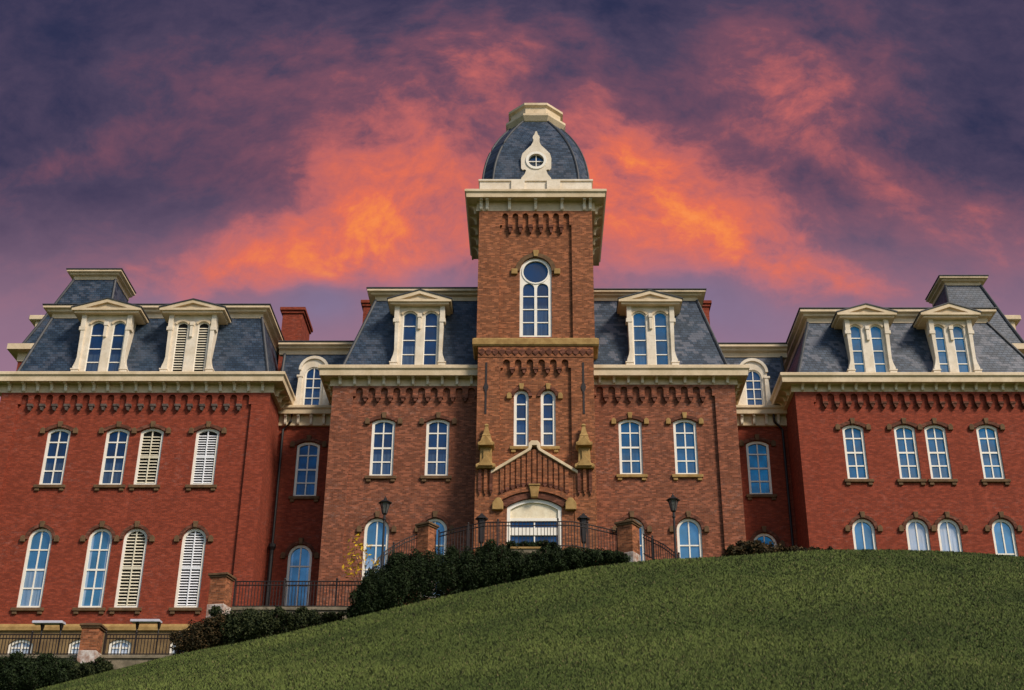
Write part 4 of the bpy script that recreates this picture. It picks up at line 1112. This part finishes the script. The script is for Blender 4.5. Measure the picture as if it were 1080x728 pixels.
GX, GY = np.meshgrid(gx, gy); GZ = terrain(GX, GY)
def grid_mesh(name, m):
    ny, nx = GX.shape
    me = bpy.data.meshes.new(name)
    idx = np.arange(nx * ny).reshape(ny, nx)
    q = np.stack([idx[:-1, :-1], idx[:-1, 1:], idx[1:, 1:], idx[1:, :-1]], -1).reshape(-1, 4)
    me.from_pydata(np.stack([GX, GY, GZ], -1).reshape(-1, 3).tolist(), [], q.tolist())
    me.polygons.foreach_set('use_smooth', np.ones(len(q), bool)); me.materials.append(m)
    return link(name, me)
m, t, b_ = mat('lawn soil and grass', .95, .15)
co = t.new('ShaderNodeTexCoord').outputs['Object']
c = t.mix(t.ss(t.noise(co, .35, 6, .65), .35, .68), (.044, .068, .013), (.078, .102, .022))
c = t.mix(t.m('MULTIPLY', t.ss(t.noise(co, 9, 4, .7), .5, .75), .6), c, (.024, .038, .009))
c = t.mix(t.m('MULTIPLY', t.ss(t.noise(co, .9, 4, .7), .60, .78), .35), c, (.095, .085, .030))
t.put(b_.inputs['Base Color'], c); M['lawn'] = m
ground = grid_mesh('ground', M['lawn']); ground['kind'] = 'structure'; ground['label'] = 'steep grassy hillside in front of the hall'

# grass blades: one object, thinner and denser near the viewer
def blades(n):
    Y = 1 / (rng.uniform(1 / 61.5, 1 / 17.0, n)); 
    Y = np.where(rng.random(n) < .45, rng.uniform(22, 61.5, n), Y)
    X = rng.uniform(-1, 1, n) * (.50 * Y + 3)
    ok = ~((Y > 60.2) & (X < XR)); X, Y = X[ok], Y[ok]; n = len(X)
    Z = terrain(X, Y)
    patch = np.zeros(n)
    for k_, (fx, fy, px_, py_) in enumerate(((.31, .21, .3, 1.1), (.62, .47, 2.1, .4), (1.23, .88, 4.0, 2.2), (2.5, 1.7, 1.0, 5.0), (4.7, 3.3, 3.3, .9))):
        patch += (.62 ** k_) * np.sin(X * fx + px_ + 1.9 * np.sin(Y * fy * .8 + px_ * 2)) * np.sin(Y * fy + py_ + 1.6 * np.sin(X * fx * .7 + py_ * 3))
    patch = np.clip(.5 + .42 * patch, 0, 1)
    h = (.026 + .034 * rng.random(n)) * (.8 + .5 * patch) * (1 + .010 * Y)
    wd = (.004 + .00045 * Y) * (.7 + .6 * rng.random(n))
    a = rng.uniform(0, 2 * np.pi, n); lean = rng.uniform(.2, 1.4, n) * h; la = rng.uniform(0, 2 * np.pi, n)
    dx, dy = np.cos(a) * wd, np.sin(a) * wd
    v = np.empty((n, 3, 3))
    v[:, 0] = np.stack([X - dx, Y - dy, Z - .01], -1); v[:, 1] = np.stack([X + dx, Y + dy, Z - .01], -1)
    v[:, 2] = np.stack([X + np.cos(la) * lean, Y + np.sin(la) * lean, Z + h], -1)
    me = bpy.data.meshes.new('lawn_grass')
    me.vertices.add(3 * n); me.vertices.foreach_set('co', v.reshape(-1))
    me.loops.add(3 * n); me.loops.foreach_set('vertex_index', np.arange(3 * n))
    me.polygons.add(n); me.polygons.foreach_set('loop_start', np.arange(0, 3 * n, 3)); me.polygons.foreach_set('loop_total', np.full(n, 3))
    me.update()
    at = me.color_attributes.new('tint', 'FLOAT_COLOR', 'POINT')
    r_ = rng.random(n); dry = (rng.random(n) < .035)
    col = np.empty((n, 3, 4)); base = np.array([.040, .064, .012]); hi = np.array([.140, .178, .040]); st = np.array([.17, .145, .062])
    cc = base + (hi - base) * (r_ * .30 + .70 * patch)[:, None]; cc[dry] = st
    for i in range(3): col[:, i, :3] = cc
    col[:, :, 3] = 1
    at.data.foreach_set('color', col.reshape(-1))
    return me
m, t, b_ = mat('grass blades', .8, .2)
va = t.new('ShaderNodeVertexColor', layer_name='tint'); t.put(b_.inputs['Base Color'], va.outputs[0]); M['grass'] = m
nm = t.new('ShaderNodeVectorMath', operation='ADD'); nsc = t.new('ShaderNodeVectorMath', operation='SCALE')   # soft blades: shade mostly with the slope
t.put(nsc.inputs[0], t.new('ShaderNodeNewGeometry').outputs['Normal']); nsc.inputs['Scale'].default_value = .30
t.put(nm.inputs[0], nsc.outputs[0]); nm.inputs[1].default_value = (0, -.3, .95)
nz = t.new('ShaderNodeVectorMath', operation='NORMALIZE'); t.put(nz.inputs[0], nm.outputs[0]); t.put(b_.inputs['Normal'], nz.outputs[0])
gm = blades(1100000); gm.materials.append(M['grass'])
tag(link('lawn_grass', gm), 'short green lawn grass covering the slope below the hall', 'grass', None, 'stuff')

# ------------------------------------------------------------------ retaining walls
def retaining(x0, x1, y0, y1, z0, z1, label):
    e = empty('retaining_wall', ((x0 + x1) / 2, y0, z0), label, 'wall')
    b = MB(); b.box(x0, x1, y0, y1, z0, z1 - .18); b.build('wall_body', M['stone_grey'], e)
    b = MB(); b.box(x0, x1, y0 - .08, y1 + .04, z1 - .178, z1); b.build('coping', M['stone_grey'], e, bevel=.02)
retaining(PX(-30, 690, 66.5), X_PC - .5, 66.3, 66.75, T1 - 3.0, T1, 'low grey stone retaining wall under the lowest railing at far left')
retaining(X_PC - .2, X_H + .8, 66.3, 66.75, T2 - 4.5, T2, 'grey stone retaining wall under the railing of the recessed left bay')
e = empty('stone_kerb', (PX(563, 580, 65.3), 65.3, 19.0), 'short pale stone wall showing between the hedge tops before the door', 'wall')
xk0, xk1 = PX(539, 580, 65.3), PX(570, 580, 65.3); zk = PZ(577, 65.3)
b = MB(); b.box(xk0, xk1, 65.3, 65.7, 18.5, zk - .12); b.build('wall_body', M['stone_grey'], e); b = MB(); b.box(xk0 - .05, xk1 + .05, 65.24, 65.76, zk - .118, zk); b.build('coping', M['sandstone'], e, bevel=.02)

# ------------------------------------------------------------------ brick gate piers
def pier(x, y, z0, zt, w, rot, label, zbase):
    e = empty('brick_pier', (x, y, z0), label, 'gate pier', 'brick piers between the railings', rot)
    h = zt - z0; hb = zbase - z0
    b = MB(); b.box(-w / 2, w / 2, -w / 2, w / 2, hb, h - .28); local(b.build('shaft', M['brick_tower'], e))
    b = MB(); b.box(-w / 2 - .03, w / 2 + .03, -w / 2 - .03, w / 2 + .03, -1.2, hb - .002); local(b.build('base', M['peeling'], e, bevel=.02))
    b = MB(); b.box(-w / 2 - .06, w / 2 + .06, -w / 2 - .06, w / 2 + .06, h - .278, h - .18); b.box(-w / 2 - .12, w / 2 + .12, -w / 2 - .12, w / 2 + .12, h - .178, h - .06)
    b.loft([[(-a, -a, z), (a, -a, z), (a, a, z), (-a, a, z)] for a, z in ((w / 2 + .1, h - .058), (w / 4, h + .04))]); local(b.build('cap', M['sandstone_dark'], e, bevel=.015))
pier(PX(94.5, 690, 66.0), 66.0, PZ(705, 66), PZ(659, 66), .86, R(0), 'brick pier with peeling white base at the bottom left, lowest of the piers', PZ(688, 66))
pier(PX(231, 640, 65.9), 65.9, PZ(655, 65.9), PZ(606, 65.9), .86, R(-12), 'brick pier with tan cap and white base beside the left bushes', PZ(639.5, 65.9))
pier(PX(450, 570, 67.3), 67.3, PZ(600, 67.3), PZ(552.5, 67.3), .72, R(-32), 'brick pier rising behind the hedge left of the entrance', PZ(592, 67.3))
pier(PX(663, 570, 66.8), 66.8, PZ(592, 66.8), PZ(551, 66.8), .88, R(-30), 'brick pier with flaking white base at the right end of the hedge', PZ(585, 66.8))

# ------------------------------------------------------------------ railings
def railing(pts, h, label, post_at, spacing=.16, m='iron_rust', top_extra=.0):
    """pts: foot line (x,y,z); pickets follow it"""
    e = empty('iron_railing', pts[0], label, 'railing', 'iron railings along the terraces')
    V = [Vector(p) for p in pts]
    for off in (.10, h - .22, h - .02):
        b = MB()
        for a, c in zip(V, V[1:]): b.tube([a + Vector((0, 0, off)), c + Vector((0, 0, off))], .032, 6)
        b.build('rail', M[m], e)
    pk = MB(); tot = 0
    for a, c in zip(V, V[1:]):
        L = (c - a).length; n = max(1, int(L / spacing)); 
        for i in range(n):
            p = a + (c - a) * ((i + .5) / n); pk.box(p.x - .017, p.x + .017, p.y - .017, p.y + .017, p.z + .02, p.z + h)
    pk.build('pickets', M[m], e)
    for i in post_at:
        p = V[i] if isinstance(i, int) else V[int(i)] + (V[int(i) + 1] - V[int(i)]) * (i - int(i))
        b = MB(); b.box(p.x - .04, p.x + .04, p.y - .04, p.y + .04, p.z - .3, p.z + h + .06); b.lathe([(.03, p.z + h + .06), (.06, p.z + h + .10), (.05, p.z + h + .15), (.01, p.z + h + .18)], p.x, p.y, 8); b.build('post', M[m], e)
Yf = 66.5
hr1 = PZ(613, Yf) - T2
railing([(X_PC + .55, Yf, T2), (X_H - .1, Yf, T2)], hr1, 'dark iron railing on the stone wall before the recessed left bay', [0.0, .33, .68, 1])
hr2 = PZ(669, Yf) - T1
railing([(PX(-25, 690, Yf), Yf, T1), (X_PD - .55, Yf, T1)], hr2, 'lowest iron railing at the left edge below the basement windows', [0, .5, 1])
railing([(X_PD + .55, Yf, T1), (X_PC - .6, Yf, T1)], hr2, 'iron railing between the two left brick piers', [0, .3, .72, 1])
hf = 1.45
zf0 = PZ(550, 66.4) - hf
arc = []
xa, xb = PX(463, 562, 67.2), PX(651, 557, 66.9)
for i in range(13):
    t = i / 12; x = xa + (xb - xa) * t; y = 67.2 - 1.0 * math.sin(math.pi * t); zz = PZ(562 - 11.5 * min(1, math.sin(math.pi * min(1, t * 1.0)) * 1.35) - (2 if t > .5 else 0) * (t - .5) * 2, y) - hf
    arc.append((x, y, zz))
railing(arc, hf, 'bowed iron railing across the front of the entrance terrace', [0, 2, 4, 8, 10, 12])
lft = [(PX(px, py, y), y, PZ(py, y) - 1.35) for px, py, y in ((441, 563, 67.4), (428, 568, 67.0), (415, 575, 66.6), (404, 583, 66.2), (397, 592, 65.9), (390, 604, 65.6))]
railing(lft, 1.35, 'iron stair railing curving down left from the entrance terrace', [2, 5])
rgt = [(PX(px, py, y), y, PZ(py, y) - 1.2) for px, py, y in ((678, 563, 66.6), (688, 568, 66.2), (700, 574, 65.7), (716, 586, 65.2))]
railing(rgt, 1.2, 'short iron stair railing sloping down right from the flaking pier', [1, 3])

# ------------------------------------------------------------------ lamp posts
def lamp(x, y, z0, ztop, label, name='street_lamp'):
    e = empty(name, (x, y, z0), label, 'lamp post', 'black lantern lamp posts')
    h = ztop - z0; lh = .98
    zl = h - lh
    b = MB(); b.lathe([(.14, 0), (.14, .25), (.10, .35), (.075, .6), (.06, zl * .5), (.055, zl - .35), (.09, zl - .32), (.09, zl - .26), (.06, zl - .22), (.06, zl - .05), (.13, zl)], 0, 0, 10); local(b.build('pole', M['iron'], e))
    b = MB(); b.loft([[(a * math.cos(math.pi / 3 * k), a * math.sin(math.pi / 3 * k), z) for k in range(6)] for a, z in ((.11, zl + .02), (.25, zl + .58))]); local(b.build('lantern_glass', M['lamp_glass'], e))
    b = MB()
    for k in range(6):
        c_, s_ = math.cos(math.pi / 3 * k), math.sin(math.pi / 3 * k); b.tube([(.115 * c_, .115 * s_, zl), (0.26 * c_, .26 * s_, zl + .6)], .018, 5)
    b.lathe([(.35, zl + .58), (.37, zl + .62), (.25, zl + .70), (.12, zl + .76), (.09, zl + .78), (.09, zl + .84), (.03, zl + .92), (.02, zl + .98)], 0, 0, 6); local(b.build('lantern_cap', M['iron'], e))
Ya = 65.0
lamp(PX(402, 610, Ya), Ya, PZ(640, Ya), PZ(523.5, Ya), 'tall black lamp post with lantern rising from the left end of the hedge')
Ya = 64.0
lamp(PX(713, 592, Ya), Ya, float(terrain(PX(713, 592, Ya), Ya)), PZ(520.5, Ya), 'black lamp post with lantern standing on the lawn right of the stair railing')
def wall_lantern(x, y, z0, zb_, zt_, label):
    e = empty('gate_lantern', (x, y, z0), label, 'lantern', 'black lanterns flanking the entrance')
    hb, ht = zb_ - z0, zt_ - z0
    b = MB(); b.lathe([(.10, 0), (.07, .3), (.06, hb - .1), (.14, hb)], 0, 0, 8); local(b.build('post', M['iron'], e))
    b = MB(); b.loft([[(a * math.cos(math.pi / 3 * k), a * math.sin(math.pi / 3 * k), z) for k in range(6)] for a, z in ((.13, hb), (.23, ht - .34))]); local(b.build('lantern_body', M['iron'], e))
    b = MB(); b.lathe([(.36, ht - .36), (.36, ht - .30), (.16, ht - .12), (.12, ht - .10), (.04, ht)], 0, 0, 6); local(b.build('lantern_cap', M['iron'], e))
for px, lb in ((507.8, 'squat black lantern on a post left of the entrance door'), (615.5, 'squat black lantern on a post right of the entrance door')):
    wall_lantern(PX(px, 560, 68.5), 68.5, 20.6, PZ(572, 68.5), PZ(541.5, 68.5), lb)

# ------------------------------------------------------------------ floodlights
def flood(pl, pr, pa, pb, ytop, label):
    Yq = 66.6
    e = empty('flood_light', (PX((pl + pr) / 2, ytop, Yq), Yq, T1), label, 'floodlight', 'long floodlights on poles below the left wing')
    z = PZ(ytop, Yq); x0, x1 = PX(pl, ytop, Yq), PX(pr, ytop, Yq)
    b = MB(); b.prism_x([(Yq - .32, z - .12), (Yq + .25, z - .09), (Yq + .25, z + .04), (Yq - .32, z + .02)], x0, x1); b.build('lamp_housing', M['steel'], e, bevel=.02)
    for p in (pa, pb):
        x = PX(p, 666, Yq); k = MB(); k.prism_x([(Yq - .25, z - .14), (Yq + .2, z - .12), (Yq + .06, z - .42), (Yq - .03, z - .42)], x - .04, x + .04); k.tube([(x, Yq, z - .38), (x, Yq, T1 - .1)], .035, 6); k.build('bracket', M['iron'], e)
flood(36, 68, 44, 64, 656.5, 'long pale floodlight on two black poles left of the lowest pier')
flood(139, 170, 144, 167, 655, 'long pale floodlight on two black poles right of the lowest pier')

# ------------------------------------------------------------------ bushes
def leaf_mat(name, c1, c2, rough=.75):
    m, t, b_ = mat(name, rough, .3)
    va = t.new('ShaderNodeVertexColor', layer_name='tint')
    t.put(b_.inputs['Base Color'], t.mix(t.xyz(va.outputs[0])[0], c1, c2)); b_.inputs['Specular IOR Level'].default_value = .15; return m
M['leaf'] = leaf_mat('dark hedge leaves', (.008, .014, .005), (.028, .046, .014))
M['leaf_brown'] = leaf_mat('russet shrub leaves', (.020, .020, .009), (.085, .050, .020))
M['leaf_mid'] = leaf_mat('mid green shrub leaves', (.012, .020, .008), (.050, .058, .020))
M['leaf_yellow'] = leaf_mat('yellow autumn leaves', (.45, .26, .015), (.72, .46, .03))
M['twig'] = mat_noise('brown twig', (.05, .032, .02), (.03, .02, .012), 6)
def foliage(name, balls, n, size, m, parent, seed):
    r_ = np.random.default_rng(seed)
    B = np.array(balls); vol = B[:, 3] * B[:, 4] * B[:, 5]; pick = r_.choice(len(B), n, p=vol ** .7 / (vol ** .7).sum())
    d_ = r_.normal(size=(n, 3)); d_ /= np.linalg.norm(d_, axis=1)[:, None]
    rad = r_.random(n) ** .28
    lump = 1 + .17 * np.sin(d_[:, 0] * 7 + pick * 1.3) * np.sin(d_[:, 2] * 6 + pick) + .12 * np.sin(d_[:, 1] * 9 + d_[:, 0] * 5 + pick * 2.1)
    stray = np.where(r_.random(n) < .05, r_.uniform(1.0, 1.18, n), 1.0)
    c = B[pick, :3] + d_ * B[pick, 3:6] * (rad * lump * stray)[:, None]
    a = r_.normal(size=(n, 3)); a /= np.linalg.norm(a, axis=1)[:, None]
    b_ = np.cross(a, d_ + .6 * r_.normal(size=(n, 3))); b_ /= np.linalg.norm(b_, axis=1)[:, None] + 1e-9
    s = size * (.6 + .8 * r_.random(n))[:, None]
    v = np.stack([c - a * s, c - b_ * s * .45 + a * s * .1, c + a * s, c + b_ * s * .45 + a * s * .1], 1)
    me = bpy.data.meshes.new(name)
    me.vertices.add(4 * n); me.vertices.foreach_set('co', v.reshape(-1)); me.loops.add(4 * n); me.loops.foreach_set('vertex_index', np.arange(4 * n))
    me.polygons.add(n); me.polygons.foreach_set('loop_start', np.arange(0, 4 * n, 4)); me.polygons.foreach_set('loop_total', np.full(n, 4)); me.update()
    at = me.color_attributes.new('tint', 'FLOAT_COLOR', 'POINT'); col = np.ones((n, 4, 4)); col[:, :, :3] = (r_.random(n) ** 1.5)[:, None, None]; at.data.foreach_set('color', col.reshape(-1))
    me.materials.append(m)
    return link(name, me, parent)
def bush(name, label, cat, spec, Y, n, size, m, seed, group=None, depth=1.0):
    """spec: (px, py_top, py_bottom, half width in px)"""
    k = PX(1, 620, Y) - PX(0, 620, Y)
    balls = []
    for px, pt, pb, hw in spec:
        zt, zb_ = PZ(pt, Y), PZ(pb, Y); balls.append((PX(px, (pt + pb) / 2, Y), Y, (zt + zb_) / 2, hw * k, min(depth, hw * k * 1.2), (zt - zb_) / 2 * 1.05))
    for q in list(balls):                       # shoots that break the clipped outline
        for i in range(3):
            f = random.uniform(.28, .45); balls.append((q[0] + random.uniform(-1, 1) * q[3], q[1] + random.uniform(-.6, .2), q[2] + q[5] * random.uniform(.35, .85), q[3] * f, q[4] * f, q[5] * f))
    xm = sum(q[0] for q in balls) / len(balls); zb_ = min(q[2] - q[5] for q in balls)
    e = empty(name, (xm, Y, zb_), label, cat, group)
    foliage('foliage', balls, n, size, m, e, seed)
    t = MB()
    for q in balls:
        for i in range(3): t.tube([(q[0] + random.uniform(-.2, .2), q[1] + random.uniform(-.2, .2), q[2] - q[5] * 1.05), (q[0] + random.uniform(-.6, .6) * q[3], q[1] + random.uniform(-.4, .4), q[2] + q[5] * random.uniform(.1, .5))], .03, 5, .01)
    t.build('stem', M['twig'], e)
    return e
g_ = 'clipped dark hedge plants below the entrance'
bush('hedge', 'tallest dark hedge clump at the left end, under the tall lamp post', 'hedge', [(392, 612, 652, 16), (405, 600, 648, 17), (384, 626, 655, 12), (420, 588, 646, 19), (374, 640, 655, 9)], 63.6, 44200, .055, M['leaf'], 1, g_)
bush('hedge', 'dark hedge length directly left of the pale stone wall', 'hedge', [(440, 583, 640, 18), (458, 582, 636, 18), (478, 583, 632, 18), (498, 581, 628, 18), (516, 579, 622, 18), (532, 578, 618, 14)], 63.8, 49400, .055, M['leaf'], 2, g_)
bush('hedge', 'lower dark hedge length right of the pale stone wall running to the flaking pier', 'hedge', [(552, 583.5, 613, 16), (572, 581, 609, 16), (590, 579, 606, 16), (610, 579, 602, 16), (628, 580.5, 599, 14), (644, 582.5, 596, 12), (656, 586, 594, 9)], 63.8, 34000, .053, M['leaf'], 3, g_, .8)
bush('hedge', 'thin hedge top showing behind the pale stone wall below the door', 'hedge', [(545, 573.5, 586, 12), (562, 572.5, 585, 14), (580, 573.5, 586, 12)], 66.1, 7000, .06, M['leaf'], 4, g_, .5)
g2 = 'loose shrubs along the left retaining walls'
bush('shrub', 'russet tinged shrub at the left end of its row, below the tan capped pier', 'shrub', [(196, 668, 694, 13), (211, 657, 690, 17), (226, 653, 682, 14)], 64.8, 13000, .07, M['leaf_brown'], 5, g2)
bush('shrub', 'dark green shrub in the middle of the row below the stone wall railing', 'shrub', [(246, 647, 682, 18), (264, 645, 678, 18), (281, 645, 674, 16)], 65.0, 15000, .07, M['leaf_mid'], 6, g2)
bush('shrub', 'thin mixed shrub at the right end of the row touching the tall hedge', 'shrub', [(300, 647, 672, 14), (318, 645, 667, 15), (336, 650, 662, 12), (352, 648, 658, 10)], 65.2, 10000, .065, M['leaf_mid'], 7, g2, .7)
bush('hedge', 'dark clipped hedge filling the bottom left corner', 'hedge', [(-12, 694, 735, 22), (14, 693.5, 735, 24), (40, 693, 735, 24), (62, 695, 730, 18)], 63.0, 41600, .055, M['leaf'], 8)
bush('shrub', 'small ragged shrub right of the corner hedge at the foot of the lowest pier', 'shrub', [(80, 700, 724, 14), (96, 700, 718, 13), (110, 697, 712, 9)], 63.4, 10000, .065, M['leaf_mid'], 9, g2)
g3 = 'low shrubs along the lawn crest on the right'
bush('shrub', 'brownish low shrub on the lawn crest before the recessed right bay', 'shrub', [(775, 577, 592, 12), (790, 573, 590, 15), (806, 573.5, 590, 14)], 66.0, 4200, .09, M['leaf_brown'], 10, g3, .7)
bush('shrub', 'thin dry shrub strip on the lawn crest at the corner of the right wing', 'shrub', [(822, 577, 590, 12), (838, 577.5, 589, 11), (856, 579, 588, 10), (868, 580, 587, 7)], 66.2, 2600, .08, M['leaf_brown'], 11, g3, .5)

# yellow leaved sapling by the left ground-floor window
Ys = 65.6
e = empty('sapling', (PX(388, 640, Ys), Ys, PZ(640, Ys)), 'thin sapling with sparse yellow autumn leaves before the left ground-floor window', 'tree')
b = MB(); base = Vector((PX(388, 640, Ys), Ys, PZ(640, Ys))); tips = []
for px, py in ((366, 600), (372, 577), (379, 572), (386, 580), (394, 590), (368, 586), (392, 604), (376, 592)):
    tip = Vector((PX(px, py, Ys), Ys + random.uniform(-.5, .5), PZ(py, Ys))); mid = base.lerp(tip, .5) + Vector((random.uniform(-.15, .15), 0, .2)); b.tube([base, mid, tip], .022, 5, .006); tips.append((mid, tip))
b.build('trunk', M['twig'], e)
balls = [(t_.x, t_.y, t_.z, .34, .3, .42) for m_, t_ in tips] + [(m_.x * .4 + t_.x * .6, t_.y, m_.z * .4 + t_.z * .6, .22, .25, .4) for m_, t_ in tips]
foliage('leaves', balls, 170, .11, M['leaf_yellow'], e, 21)
